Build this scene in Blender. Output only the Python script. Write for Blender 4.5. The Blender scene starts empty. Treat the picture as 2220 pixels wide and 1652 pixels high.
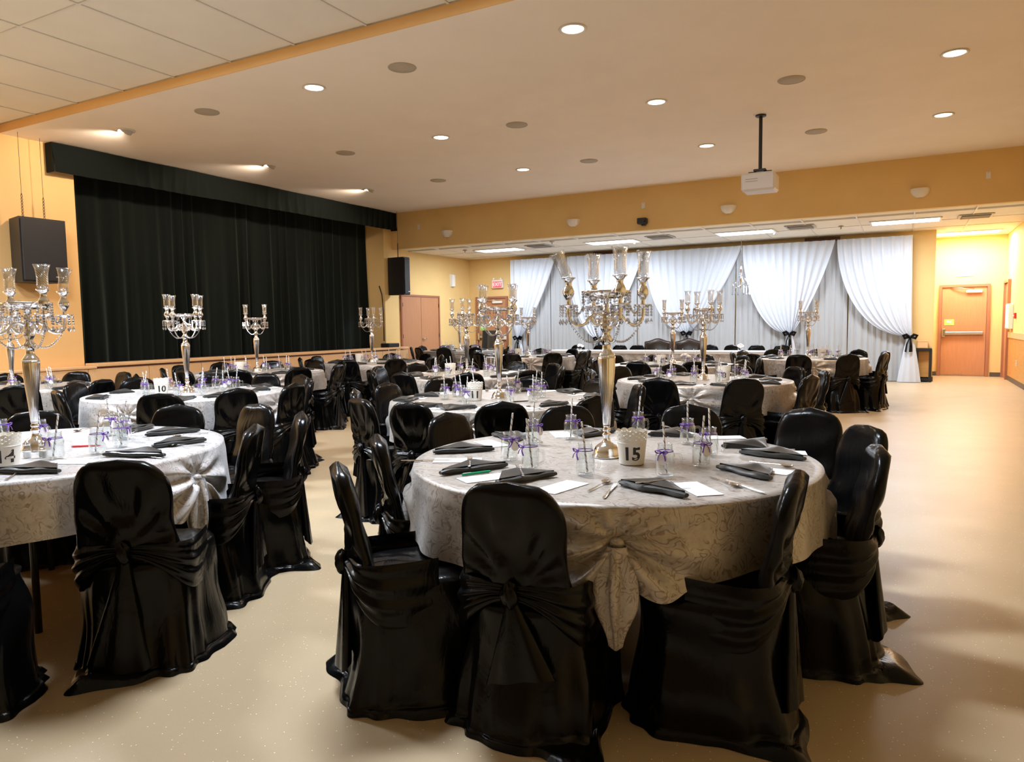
import bpy, math, random
from math import sin, cos, pi, sqrt, atan2, radians as RD
from mathutils import Matrix, Vector

SC = bpy.context.scene
COL = SC.collection
PI2 = 2 * pi

# ------------------------------------------------------------------ camera
YAW, PITCH, ROLL, FPX, HC = 0.49974, 0.07790, -0.01372, 1562.3, 1.355
def cam_axes():
    cy, sy, cp, sp = cos(YAW), sin(YAW), cos(PITCH), sin(PITCH)
    F = Vector((-sy * cp, cy * cp, -sp)); R = Vector((cy, sy, 0)); U = R.cross(F)
    c, s = cos(ROLL), sin(ROLL)
    return c * R + s * U, -s * R + c * U, F
CR, CU, CF = cam_axes()
cd = bpy.data.cameras.new('camera'); cam = bpy.data.objects.new('camera', cd); COL.objects.link(cam)
cd.sensor_width = 36.0; cd.lens = 36.0 * FPX / 2220.0; cd.clip_end = 100
cam.matrix_world = Matrix(((CR.x, CU.x, -CF.x, 0), (CR.y, CU.y, -CF.y, 0), (CR.z, CU.z, -CF.z, HC), (0, 0, 0, 1)))
SC.camera = cam

# ------------------------------------------------------------------ world, exposure
w = bpy.data.worlds.new('world'); SC.world = w; w.use_nodes = True
w.node_tree.nodes['Background'].inputs[0].default_value = (0.5, 0.5, 0.55, 1)
w.node_tree.nodes['Background'].inputs[1].default_value = 0.05
SC.view_settings.view_transform = 'Standard'; SC.view_settings.look = 'None'
SC.view_settings.gamma = 1.0; SC.view_settings.use_curve_mapping = False
SC.view_settings.exposure = 0.42
SC.cycles.max_bounces = 7; SC.cycles.diffuse_bounces = 5; SC.cycles.glossy_bounces = 4
SC.cycles.transparent_max_bounces = 16; SC.cycles.caustics_reflective = False; SC.cycles.caustics_refractive = False

# lamp strengths (each lamp is made with its fixture below)
P_FAR, P_NEAR, P_DOWN, P_SPOT, P_ALC = 84.0, 215.0, 42.0, 26.0, 75.0
COOL, WARM, NEUT = (0.80, 0.89, 1.0), (1.0, 0.79, 0.60), (1.0, 0.97, 0.90)

# ------------------------------------------------------------------ materials
MATS = {}
def mat(name, col, rough=0.5, metal=0.0, spec=0.5, sheen=0.0, emit=None, es=0.0, coat=0.0, alpha=None):
    m = bpy.data.materials.new(name); m.use_nodes = True
    b = m.node_tree.nodes['Principled BSDF']
    b.inputs['Base Color'].default_value = (*col, 1); b.inputs['Roughness'].default_value = rough
    b.inputs['Metallic'].default_value = metal; b.inputs['Specular IOR Level'].default_value = spec
    b.inputs['Sheen Weight'].default_value = sheen; b.inputs['Coat Weight'].default_value = coat
    if emit: b.inputs['Emission Color'].default_value = (*emit, 1); b.inputs['Emission Strength'].default_value = es
    MATS[name] = m
    return m
def nodes(m): return m.node_tree.nodes, m.node_tree.links, m.node_tree.nodes['Principled BSDF']
def texco(m, scale=(1, 1, 1), kind='Object'):
    n, l, b = nodes(m)
    t = n.new('ShaderNodeTexCoord'); mp = n.new('ShaderNodeMapping'); mp.inputs['Scale'].default_value = scale
    l.new(t.outputs[kind], mp.inputs[0]); return mp.outputs[0]
def noise(m, vec, scale, detail=3, rough=0.5, dist=0):
    n, l, b = nodes(m); t = n.new('ShaderNodeTexNoise')
    t.inputs['Scale'].default_value = scale; t.inputs['Detail'].default_value = detail
    t.inputs['Roughness'].default_value = rough; t.inputs['Distortion'].default_value = dist
    l.new(vec, t.inputs['Vector']); return t.outputs['Fac']
def ramp(m, fac, stops):
    n, l, b = nodes(m); r = n.new('ShaderNodeValToRGB'); e = r.color_ramp.elements
    while len(e) < len(stops): e.new(0.5)
    for i, (p, c) in enumerate(stops): e[i].position = p; e[i].color = (*c, 1)
    l.new(fac, r.inputs[0]); return r.outputs[0]
def mixc(m, fac, a, c, mode='MIX'):
    n, l, b = nodes(m); x = n.new('ShaderNodeMix'); x.data_type = 'RGBA'; x.blend_type = mode
    if isinstance(fac, float): x.inputs[0].default_value = fac
    else: l.new(fac, x.inputs[0])
    for s, v in ((6, a), (7, c)):
        if isinstance(v, tuple): x.inputs[s].default_value = (*v, 1)
        else: l.new(v, x.inputs[s])
    return x.outputs[2]
def bump(m, h, strength, dist=0.01):
    n, l, b = nodes(m); u = n.new('ShaderNodeBump'); u.inputs['Strength'].default_value = strength
    u.inputs['Distance'].default_value = dist; l.new(h, u.inputs['Height']); l.new(u.outputs[0], b.inputs['Normal'])
def setc(m, c): n, l, b = nodes(m); l.new(c, b.inputs['Base Color'])

def paint(name, col, var=0.06, rough=0.7, sc=120):
    m = mat(name, col, rough, spec=0.25); v = texco(m)
    f = noise(m, v, 1.6, 4)
    lo = tuple(c * (1 - var) for c in col); hi = tuple(min(1, c * (1 + var)) for c in col)
    setc(m, ramp(m, f, [(0.3, lo), (0.7, hi)])); bump(m, noise(m, v, sc, 2), 0.08, 0.004)
    return m
paint('wall_paint', (0.80, 0.57, 0.25), 0.03)
paint('orange_paint', (0.80, 0.49, 0.20), 0.03)
paint('hall_ceiling_warm_tint', (0.92, 0.86, 0.79), 0.02)  # white gypsum; warm bounce light is tinted into the colour
paint('tile_white', (0.80, 0.79, 0.74), 0.03, 0.85, 300)
paint('far_tile', (0.82, 0.79, 0.72), 0.03, 0.85, 300)
mat('grid_white', (0.74, 0.73, 0.70), 0.5)
mat('baseboard_dark', (0.10, 0.075, 0.055), 0.5)
# floor: beige sheet vinyl with fine flecks; bright dots paint in sparkle reflections
m = mat('vinyl_floor', (0.5, 0.4, 0.3), 0.30, spec=0.42)
v = texco(m); f = noise(m, v, 0.7, 5, 0.6); g = noise(m, v, 190, 2, 0.7)
base = ramp(m, f, [(0.3, (0.40, 0.305, 0.190)), (0.7, (0.45, 0.350, 0.225))])
c1 = mixc(m, ramp(m, g, [(0.55, (0, 0, 0)), (0.66, (0.55, 0.55, 0.55))]), base, (0.40, 0.29, 0.18))
n, l, b = nodes(m); vo = n.new('ShaderNodeTexVoronoi'); vo.inputs['Scale'].default_value = 42; l.new(v, vo.inputs['Vector'])
c2 = mixc(m, ramp(m, vo.outputs['Distance'], [(0.06, (1, 1, 1)), (0.11, (0, 0, 0))]), c1, (0.92, 0.85, 0.62))  # pale dots stand in for glints on the floor
setc(m, c2); bump(m, noise(m, v, 60, 2), 0.05, 0.004)
rr = ramp(m, noise(m, v, 2.2, 4), [(0.3, (0.33, 0.33, 0.33)), (0.7, (0.38, 0.38, 0.38))]); l.new(rr, b.inputs['Roughness'])
# woods
def wood(name, a, c, rough=0.4, sc=(1, 14, 1)):
    m = mat(name, a, rough); v = texco(m, sc)
    setc(m, ramp(m, noise(m, v, 3.0, 5, 0.6, 0.6), [(0.3, a), (0.7, c)])); return m
wood('maple', (0.72, 0.43, 0.20), (0.80, 0.50, 0.26), 0.38, (6, 1, 1))
wood('wainscot', (0.50, 0.25, 0.07), (0.60, 0.32, 0.10), 0.42, (1, 1, 9))
wood('door_wood', (0.46, 0.215, 0.10), (0.52, 0.25, 0.125), 0.5, (9, 9, 1))
wood('deck_wood', (0.13, 0.045, 0.03), (0.18, 0.065, 0.04), 0.35, (1, 9, 1))
wood('dark_wood', (0.05, 0.02, 0.012), (0.08, 0.03, 0.018), 0.35)
mat('door_frame', (0.36, 0.15, 0.085), 0.45)
# satin, velvet, cloths
m = mat('black_satin', (0.0024, 0.0024, 0.0027), 0.23, spec=0.18, sheen=0.0)
v = texco(m, (1, 1, 0.45)); bump(m, noise(m, v, 9, 4, 0.55, 0.8), 0.30, 0.02)
m = mat('napkin_black', (0.012, 0.014, 0.014), 0.34, spec=0.5, sheen=0.1)
m = mat('velvet', (0.0045, 0.0065, 0.0055), 0.85, spec=0.10, sheen=0.14)
nodes(m)[2].inputs['Sheen Roughness'].default_value = 0.5; nodes(m)[2].inputs['Sheen Tint'].default_value = (0.45, 0.6, 0.48, 1)
def damask(name, dark, light, rough):
    m = mat(name, dark, rough, metal=0.25, spec=0.5, sheen=0.2)
    v = texco(m, (1, 1, 1)); n, l, b = nodes(m)
    vs_ = texco(m, (0.55, 1.25, 1.0))
    cont = noise(m, vs_, 15, 2, 0.5, 0.8); mm = n.new('ShaderNodeMath'); mm.operation = 'MULTIPLY'; l.new(cont, mm.inputs[0]); mm.inputs[1].default_value = 8
    fr_ = n.new('ShaderNodeMath'); fr_.operation = 'PINGPONG'; l.new(mm.outputs[0], fr_.inputs[0]); fr_.inputs[1].default_value = 0.5
    lines = ramp(m, fr_.outputs[0], [(0.04, (0, 0, 0)), (0.20, (1, 1, 1))])
    brk = ramp(m, noise(m, v, 16, 2), [(0.36, (0, 0, 0)), (0.50, (1, 1, 1))])
    blot = ramp(m, noise(m, v, 30, 4, 0.7), [(0.38, (0, 0, 0)), (0.64, (1, 1, 1))])
    mid = tuple(a * 0.35 + c * 0.65 for a, c in zip(dark, light))
    c1 = mixc(m, blot, mid, light); dk = mixc(m, brk, c1, dark); c2 = mixc(m, lines, dk, c1); setc(m, c2)
    bump(m, noise(m, v, 60, 3, 0.6), 0.15, 0.003)
    return m
damask('damask', (0.235, 0.18, 0.15), (0.47, 0.435, 0.395), 0.36)
damask('damask_silver', (0.36, 0.33, 0.32), (0.68, 0.67, 0.68), 0.30)  # brighter copy of damask, cool lamp light put into its colour
def fabric(name, col, trans, rough=0.8):
    m = mat(name, col, rough, spec=0.15, sheen=0.15)
    n, l, b = nodes(m); out = n['Material Output']; t = n.new('ShaderNodeBsdfTranslucent'); t.inputs[0].default_value = (*col, 1)
    x = n.new('ShaderNodeMixShader'); x.inputs[0].default_value = trans
    l.new(b.outputs[0], x.inputs[1]); l.new(t.outputs[0], x.inputs[2]); l.new(x.outputs[0], out.inputs[0]); return m
fabric('white_sheer', (0.70, 0.74, 0.81), 0.25)
fabric('grey_drape', (0.42, 0.43, 0.445), 0.10)
mat('white_linen', (0.82, 0.84, 0.90), 0.5)
# metals, plastics, paper
mat('silver', (0.90, 0.90, 0.92), 0.09, metal=1.0)
mat('cutlery_steel', (0.80, 0.79, 0.78), 0.16, metal=1.0)
mat('chrome', (0.75, 0.75, 0.74), 0.18, metal=1.0)
mat('brushed', (0.60, 0.59, 0.56), 0.35, metal=1.0)
mat('black_plastic', (0.012, 0.012, 0.013), 0.45)
mat('black_metal', (0.01, 0.01, 0.01), 0.4)
m = mat('speaker_grille', (0.014, 0.012, 0.012), 0.6); bump(m, noise(m, texco(m), 260, 1), 0.5, 0.004)
m = mat('speaker_box', (0.018, 0.017, 0.016), 0.55); bump(m, noise(m, texco(m), 120, 2), 0.3, 0.004)
mat('vent_grey', (0.45, 0.43, 0.39), 0.5); mat('vent_dark', (0.04, 0.04, 0.045), 0.7)
mat('grille_grey', (0.46, 0.42, 0.35), 0.6)
mat('white_plastic', (0.80, 0.78, 0.72), 0.4); mat('white_enamel', (0.83, 0.80, 0.73), 0.35)
mat('projector_white', (0.72, 0.70, 0.68), 0.4)
mat('paper', (0.88, 0.89, 0.93), 0.6); mat('tag_paper', (0.84, 0.82, 0.84), 0.6)
mat('print_black', (0.012, 0.012, 0.012), 0.5)
mat('ribbon_purple', (0.17, 0.06, 0.42), 0.35); mat('green_plastic', (0.0, 0.36, 0.16), 0.3); mat('red_plastic', (0.65, 0.02, 0.03), 0.35)
mat('green_sign', (0.35, 0.68, 0.16), 0.5); mat('brown_panel', (0.22, 0.09, 0.045), 0.6)
mat('leather_brown', (0.025, 0.016, 0.012), 0.28, spec=0.6); mat('rose_white', (0.86, 0.84, 0.82), 0.7)
mat('glow_cool', (1, 1, 1), 0.5, emit=(0.93, 0.95, 1.0), es=9.0)
mat('glow_near', (1, 1, 1), 0.5, emit=(0.88, 0.93, 1.0), es=7.0)
mat('glow_warm', (1, 1, 1), 0.5, emit=(1.0, 0.82, 0.66), es=9.0)
mat('exit_red', (0.8, 0.05, 0.07), 0.4, emit=(1.0, 0.07, 0.10), es=1.3)
mat('exit_white', (0.85, 0.8, 0.72), 0.4, emit=(1.0, 0.55, 0.5), es=0.35)
# paper straw: spiral stripes
m = mat('straw_paper', (0.8, 0.78, 0.75), 0.6); n, l, b = nodes(m)
t = n.new('ShaderNodeTexCoord'); sp = n.new('ShaderNodeSeparateXYZ'); l.new(t.outputs['Object'], sp.inputs[0])
a1 = n.new('ShaderNodeMath'); a1.operation = 'ARCTAN2'; l.new(sp.outputs[1], a1.inputs[0]); l.new(sp.outputs[0], a1.inputs[1])
a2 = n.new('ShaderNodeMath'); a2.operation = 'MULTIPLY_ADD'; l.new(sp.outputs[2], a2.inputs[0]); a2.inputs[1].default_value = 230; l.new(a1.outputs[0], a2.inputs[2])
a3 = n.new('ShaderNodeMath'); a3.operation = 'SINE'; l.new(a2.outputs[0], a3.inputs[0])
setc(m, ramp(m, a3.outputs[0], [(0.66, (0.90, 0.89, 0.87)), (0.78, (0.25, 0.22, 0.25))]))
# glass: thin clear walls
def glass(name, tint, base, gain, rough):
    m = bpy.data.materials.new(name); m.use_nodes = True; n = m.node_tree.nodes; l = m.node_tree.links
    n.remove(n['Principled BSDF']); out = n['Material Output']
    tr = n.new('ShaderNodeBsdfTransparent'); tr.inputs[0].default_value = (*tint, 1)
    gl = n.new('ShaderNodeBsdfGlossy'); gl.inputs['Roughness'].default_value = rough; gl.inputs[0].default_value = (0.95, 0.96, 0.97, 1)
    lw = n.new('ShaderNodeLayerWeight'); lw.inputs[0].default_value = 0.5
    p = n.new('ShaderNodeMath'); p.operation = 'POWER'; l.new(lw.outputs['Facing'], p.inputs[0]); p.inputs[1].default_value = 2.4
    ma = n.new('ShaderNodeMath'); ma.operation = 'MULTIPLY_ADD'; l.new(p.outputs[0], ma.inputs[0]); ma.inputs[1].default_value = gain; ma.inputs[2].default_value = base
    ma.use_clamp = True
    x = n.new('ShaderNodeMixShader'); l.new(ma.outputs[0], x.inputs[0]); l.new(tr.outputs[0], x.inputs[1]); l.new(gl.outputs[0], x.inputs[2])
    l.new(x.outputs[0], out.inputs[0]); MATS[name] = m
    return m
glass('jar_glass', (0.955, 0.97, 0.97), 0.06, 0.70, 0.08)
m = glass('cut_glass', (0.965, 0.97, 0.975), 0.07, 0.55, 0.10)
n = m.node_tree.nodes; l = m.node_tree.links
t = n.new('ShaderNodeTexCoord'); wv = n.new('ShaderNodeTexWave'); wv.bands_direction = 'DIAGONAL'; wv.inputs['Scale'].default_value = 55; l.new(t.outputs['Object'], wv.inputs[0])
bp = n.new('ShaderNodeBump'); bp.inputs['Strength'].default_value = 0.8; bp.inputs['Distance'].default_value = 0.01; l.new(wv.outputs[0], bp.inputs['Height'])
for x in n:
    if x.bl_idname in ('ShaderNodeBsdfGlossy', 'ShaderNodeLayerWeight'): l.new(bp.outputs[0], x.inputs['Normal'])
glass('crystal', (0.72, 0.73, 0.76), 0.42, 0.6, 0.05)

# ------------------------------------------------------------------ mesh helpers
class MB:
    def __init__(s): s.v = []; s.f = []
    def add(s, vs, fs):
        o = len(s.v); s.v += [tuple(p) for p in vs]; s.f += [tuple(i + o for i in f) for f in fs]; return s
    def box(s, c, d, rz=0.0, bev=0.0):
        x, y, z = d[0] / 2, d[1] / 2, d[2] / 2
        ca, sa = cos(rz), sin(rz)
        def T(p): return (c[0] + p[0] * ca - p[1] * sa, c[1] + p[0] * sa + p[1] * ca, c[2] + p[2])
        if bev <= 0:
            vs = [(-x, -y, -z), (x, -y, -z), (x, y, -z), (-x, y, -z), (-x, -y, z), (x, -y, z), (x, y, z), (-x, y, z)]
            s.add([T(p) for p in vs], [(3, 2, 1, 0), (4, 5, 6, 7), (0, 1, 5, 4), (1, 2, 6, 5), (2, 3, 7, 6), (3, 0, 4, 7)])
        else:
            e = min(bev, x, y, z) * 0.999; vs = []; fs = []
            rings = [(-z, e), (-z + e, 0), (z - e, 0), (z, e)]
            for zz, q in rings:
                vs += [(-x + q + (e if q == 0 else 0), -y + q, zz), (x - q - (e if q == 0 else 0), -y + q, zz),
                       (x - q, -y + q + (e if q == 0 else 0), zz), (x - q, y - q - (e if q == 0 else 0), zz),
                       (x - q - (e if q == 0 else 0), y - q, zz), (-x + q + (e if q == 0 else 0), y - q, zz),
                       (-x + q, y - q - (e if q == 0 else 0), zz), (-x + q, -y + q + (e if q == 0 else 0), zz)]
            for r in range(3):
                for i in range(8): fs.append((r * 8 + i, r * 8 + (i + 1) % 8, r * 8 + 8 + (i + 1) % 8, r * 8 + 8 + i))
            fs += [tuple(range(7, -1, -1)), tuple(range(24, 32))]
            s.add([T(p) for p in vs], fs)
        return s
    def lathe(s, prof, n=24, c=(0, 0, 0), cap0=True, cap1=True, flute=None):
        o = []; m = len(prof)
        for k, (r, z) in enumerate(prof):
            for i in range(n):
                a = PI2 * i / n; q = r
                if flute and flute[0] <= z <= flute[1]: q = r * (1 + flute[3] * cos(flute[2] * a))
                o.append((c[0] + q * cos(a), c[1] + q * sin(a), c[2] + z))
        fs = [(k * n + i, k * n + (i + 1) % n, (k + 1) * n + (i + 1) % n, (k + 1) * n + i) for k in range(m - 1) for i in range(n)]
        if cap0: fs.append(tuple(range(n - 1, -1, -1)))
        if cap1: fs.append(tuple((m - 1) * n + i for i in range(n)))
        return s.add(o, fs)
    def tube(s, pts, rad, n=8, cap=True, flat=None):
        P = [Vector(p) for p in pts]; m = len(P); o = []
        up = Vector((0, 0, 1)); prev = None
        for k in range(m):
            t = (P[min(k + 1, m - 1)] - P[max(k - 1, 0)])
            t = t.normalized() if t.length > 1e-9 else Vector((0, 0, 1))
            if prev is None:
                a = t.cross(up)
                if a.length < 0.05: a = t.cross(Vector((1, 0, 0)))
            else: a = prev - t * prev.dot(t)
            a.normalize(); b = t.cross(a); prev = a
            r = rad[k] if isinstance(rad, (list, tuple)) else rad
            ra, rb = (r * flat[0], r * flat[1]) if flat else (r, r)
            for i in range(n):
                q = PI2 * i / n; o.append(P[k] + a * (ra * cos(q)) + b * (rb * sin(q)))
        fs = [(k * n + i, k * n + (i + 1) % n, (k + 1) * n + (i + 1) % n, (k + 1) * n + i) for k in range(m - 1) for i in range(n)]
        if cap: fs += [tuple(range(n - 1, -1, -1)), tuple((m - 1) * n + i for i in range(n))]
        return s.add(o, fs)
    def ball(s, c, r, n=8, m=5, sc=(1, 1, 1)):
        o = [(c[0], c[1], c[2] - r * sc[2])]
        for j in range(1, m):
            ph = -pi / 2 + pi * j / m
            for i in range(n): o.append((c[0] + r * sc[0] * cos(ph) * cos(PI2 * i / n), c[1] + r * sc[1] * cos(ph) * sin(PI2 * i / n), c[2] + r * sc[2] * sin(ph)))
        o.append((c[0], c[1], c[2] + r * sc[2])); L = len(o) - 1; fs = []
        for i in range(n):
            fs.append((0, 1 + (i + 1) % n, 1 + i)); fs.append((L, L - n + i, L - n + (i + 1) % n))
        for j in range(m - 2):
            for i in range(n): fs.append((1 + j * n + i, 1 + j * n + (i + 1) % n, 1 + (j + 1) * n + (i + 1) % n, 1 + (j + 1) * n + i))
        return s.add(o, fs)
    def torus(s, c, R, r, n=20, m=6, ax='z'):
        o = []
        for i in range(n):
            a = PI2 * i / n
            for j in range(m):
                b = PI2 * j / m; q = R + r * cos(b); p = (q * cos(a), q * sin(a), r * sin(b))
                if ax == 'y': p = (p[0], p[2], p[1])
                if ax == 'x': p = (p[2], p[0], p[1])
                o.append((c[0] + p[0], c[1] + p[1], c[2] + p[2]))
        return s.add(o, [(i * m + j, ((i + 1) % n) * m + j, ((i + 1) % n) * m + (j + 1) % m, i * m + (j + 1) % m) for i in range(n) for j in range(m)])
    def grid(s, fn, nu, nv, wrap=False):
        o = [fn(i / (nu if wrap else nu - 1), j / (nv - 1)) for j in range(nv) for i in range(nu)]; fs = []
        for j in range(nv - 1):
            for i in range(nu if wrap else nu - 1): fs.append((j * nu + i, j * nu + (i + 1) % nu, (j + 1) * nu + (i + 1) % nu, (j + 1) * nu + i))
        return s.add(o, fs)
    def prism(s, poly, z0, z1):
        n = len(poly); return s.add([(x, y, z0) for x, y in poly] + [(x, y, z1) for x, y in poly],
            [tuple(range(n - 1, -1, -1)), tuple(range(n, 2 * n))] + [(i, (i + 1) % n, n + (i + 1) % n, n + i) for i in range(n)])
    def mesh(s, name, mt, smooth=True):
        me = bpy.data.meshes.new(name); me.from_pydata(s.v, [], s.f)
        me.materials.append(MATS[mt])
        if smooth: me.polygons.foreach_set('use_smooth', [True] * len(me.polygons))
        if smooth == 'auto':
            me.set_sharp_from_angle(angle=RD(35))
        me.update(); return me
def thick(mesh_obj, t):
    md = mesh_obj.modifiers.new('thickness', 'SOLIDIFY'); md.thickness = t; md.offset = 0
    return mesh_obj
def obj(name, me, parent=None, loc=(0, 0, 0), rz=0.0, rot=None):
    o = bpy.data.objects.new(name, me); COL.objects.link(o); o.location = loc
    o.rotation_euler = rot if rot else (0, 0, rz)
    if parent: o.parent = parent
    return o
def tag(o, label, cat=None, group=None, kind=None):
    o['label'] = label
    if cat: o['category'] = cat
    if group: o['group'] = group
    if kind: o['kind'] = kind
    return o
def thing(name, label, cat, loc=(0, 0, 0), rz=0.0, group=None, rot=None):
    o = bpy.data.objects.new(name, None); COL.objects.link(o); o.location = loc
    o.rotation_euler = rot if rot else (0, 0, rz); o.empty_display_size = 0.1
    return tag(o, label, cat, group)
KIDS = {}
def children(o):
    return [c for c in o.children]
def copy_tree(o, parent=None):
    c = o.copy(); COL.objects.link(c); c.parent = parent
    for ch in children(o): copy_tree(ch, c)
    return c
def struct(name, me, label, parent=None):
    o = obj(name, me, parent)
    if not parent: tag(o, label, None, None, 'structure')
    return o
def bxm(name, lo, hi, mt, bev=0.0, smooth=False):
    return MB().box([(a + b) / 2 for a, b in zip(lo, hi)], [b - a for a, b in zip(lo, hi)], 0, bev).mesh(name, mt, smooth)
def smooth01(t): t = max(0.0, min(1.0, t)); return t * t * (3 - 2 * t)
def px(x, y, z):
    d = Vector((x, y, z - HC)); k = d.dot(CF)
    return 1110 + FPX * d.dot(CR) / k, 826 - FPX * d.dot(CU) / k, k
ORD = ['leftmost', 'second from left', 'third from left', 'fourth from left', 'fifth from left', 'sixth from left', 'seventh from left', 'eighth from left', 'ninth from left', 'tenth from left']
def ordinal(i, n):
    if n == 1: return 'only one'
    if i == n - 1: return 'rightmost'
    return ORD[i]

def bez(pts, n):
    P = [Vector(p) for p in pts]; o = []
    m = len(P)
    for i in range(m - 1):
        p0 = P[max(i - 1, 0)]; p1 = P[i]; p2 = P[i + 1]; p3 = P[min(i + 2, m - 1)]
        for k in range(n):
            t = k / n; o.append(0.5 * ((2 * p1) + (p2 - p0) * t + (2 * p0 - 5 * p1 + 4 * p2 - p3) * t * t + (3 * p1 - p0 - 3 * p2 + p3) * t ** 3))
    o.append(P[-1]); return o

# ------------------------------------------------------------------ room dimensions
XL, XR = -11.25, 2.0            # left (stage) wall, right wall
YN, YB, YK, YD, Y0 = 5.673, 14.475, 18.08, 20.0, -10.0
ZH, ZL, ZN = 4.134, 3.254, 4.243
struct('floor', bxm('floor', (-13.5, Y0 - 0.2, -0.1), (2.2, YD + 0.2, 0.0), 'vinyl_floor'), 'beige speckled vinyl floor with soft reflections')
struct('ceiling', bxm('ceiling', (-13.5, YN, ZH), (XR + 0.2, YB, ZH + 0.35), 'hall_ceiling_warm_tint'), 'smooth white gypsum ceiling over the hall, tinted with warm bounce light')
struct('trim_1', bxm('trim', (XL, YN - 0.012, ZH), (XR, YN, ZN), 'orange_paint'), 'narrow orange band along the step in the ceiling')
def tiled(name, x0, x1, y0, y1, z, px_, py_, mt, label, skip=()):
    """suspended ceiling: slab, white grid bars, each lay-in tile a part"""
    o = struct(name, bxm(name, (x0, y0, z + 0.03), (x1, y1, z + 0.3), mt), label)
    nx = int(math.ceil((x1 - x0) / px_ - 1e-6)); ny = int(math.ceil((y1 - y0) / py_ - 1e-6))
    g = MB()
    for i in range(1, nx): g.box((x0 + i * px_, (y0 + y1) / 2, z + 0.014), (0.024, y1 - y0, 0.03))
    for j in range(1, ny): g.box(((x0 + x1) / 2, y1 - j * py_, z + 0.0145), (x1 - x0, 0.024, 0.03))
    obj('ceiling_grid', g.mesh('ceiling_grid', 'grid_white', False), o)
    tl = MB().box((0, 0, 0), (px_ - 0.025, py_ - 0.025, 0.022), 0, 0.004).mesh('ceiling_tile', mt, False)
    for i in range(nx):
        for j in range(ny):
            cx, cy = x0 + (i + 0.5) * px_, y1 - (j + 0.5) * py_
            if cx + px_ / 2 > x1 + 0.02 or cy - py_ / 2 < y0 - 0.02 or (i, j) in skip: continue
            obj('ceiling_tile', tl, o, (cx, cy, z + 0.019))
    return o
tiled('ceiling_near', XL, XR, Y0, YN - 0.012, ZN, 0.945, 1.65, 'tile_white', 'white lay-in tile ceiling above the near end of the hall')
tiled('ceiling_far', XL, XR, YB + 0.15, YD, ZL, 0.945, 1.21, 'far_tile', 'low white tile ceiling in front of the white drapes')
# walls
OL, OR_ = 6.68, 14.15           # stage opening along the left wall
o = struct('wall_left', bxm('w', (XL - 0.3, Y0, 0), (XL, OL, ZN), 'orange_paint'), 'orange painted wall left of the stage opening')
struct('wall_left_pier', bxm('w', (XL - 0.6, OR_, 0), (XL, YB, ZH), 'wall_paint'), 'yellow wall pier at the far end of the stage opening')
struct('wall_left_header', bxm('w', (XL - 0.3, OL, 3.95), (XL, OR_, ZH), 'orange_paint'), 'wall strip above the stage opening behind the valance')
struct('wall_left_far', bxm('w', (XL - 0.3, YB, 0), (XL, YK + 0.2, ZL + 0.2), 'wall_paint'), 'yellow side wall with brown double doors')
struct('wall_back', bxm('w', (XL - 0.3, YK, 0), (0.53, YK + 0.2, ZL + 0.03), 'wall_paint'), 'yellow back wall behind the white drapes')
struct('wall_alcove', bxm('w', (0.33, YK + 0.2, 0), (0.53, YD, ZL + 0.03), 'wall_paint'), 'yellow return wall beside the right exit door')
struct('wall_door', bxm('w', (0.33, YD, 0), (XR + 0.2, YD + 0.2, ZL + 0.03), 'wall_paint'), 'brightly lit yellow wall around the right exit door')
struct('wall_right', bxm('w', (XR, Y0, 0), (XR + 0.2, YD, ZN), 'wall_paint'), 'pale yellow right wall above wood panelling')
struct('wall_front', bxm('w', (XL - 0.3, Y0 - 0.2, 0), (XR + 0.2, Y0, ZN), 'wall_paint'), 'yellow wall at the near end of the hall')
struct('wall_bulkhead', bxm('w', (XL, YB, ZL), (XR, YB + 0.15, ZH), 'wall_paint'), 'tan bulkhead beam between high and low ceilings')
struct('wall_stage_back', bxm('w', (-13.5, OL - 1.2, 0.0), (-13.3, OR_ + 1.2, ZH), 'speaker_box'), 'dark wall behind the stage curtain')
# wainscot with cap on the right wall, baseboards
o = struct('trim_2', bxm('cap', (XR - 0.035, 6, 0.93), (XR, 19.05, 1.05), 'maple'), 'wood cap rail on the right wall')
ws = bxm('wainscot_panel', (0, -0.598, 0.10), (0.018, 0.598, 0.93), 'wainscot', 0.004)
for k in range(10): obj('wainscot_panel', ws, o, (XR - 0.018, 18.45 - 1.2 * k, 0))
bb = lambda n, lo, hi, lab: struct(n, bxm(n, lo, hi, 'baseboard_dark'), lab)
bb('baseboard_right', (XR - 0.02, 6, 0), (XR, 19.05, 0.1), 'dark baseboard under the wood panelling')
bb('baseboard_back', (-0.6, YK - 0.015, 0), (0.53, YK, 0.1), 'dark baseboard beside the drape end')
bb('baseboard_alcove', (0.53, YK, 0), (0.545, YD, 0.1), 'dark baseboard on the alcove return')
bb('baseboard_door', (0.545, YD - 0.015, 0), (0.66, YD, 0.1), 'short dark baseboard left of the exit door')
bb('baseboard_door_right', (1.74, YD - 0.015, 0), (XR, YD, 0.1), 'short dark baseboard right of the exit door')
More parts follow.
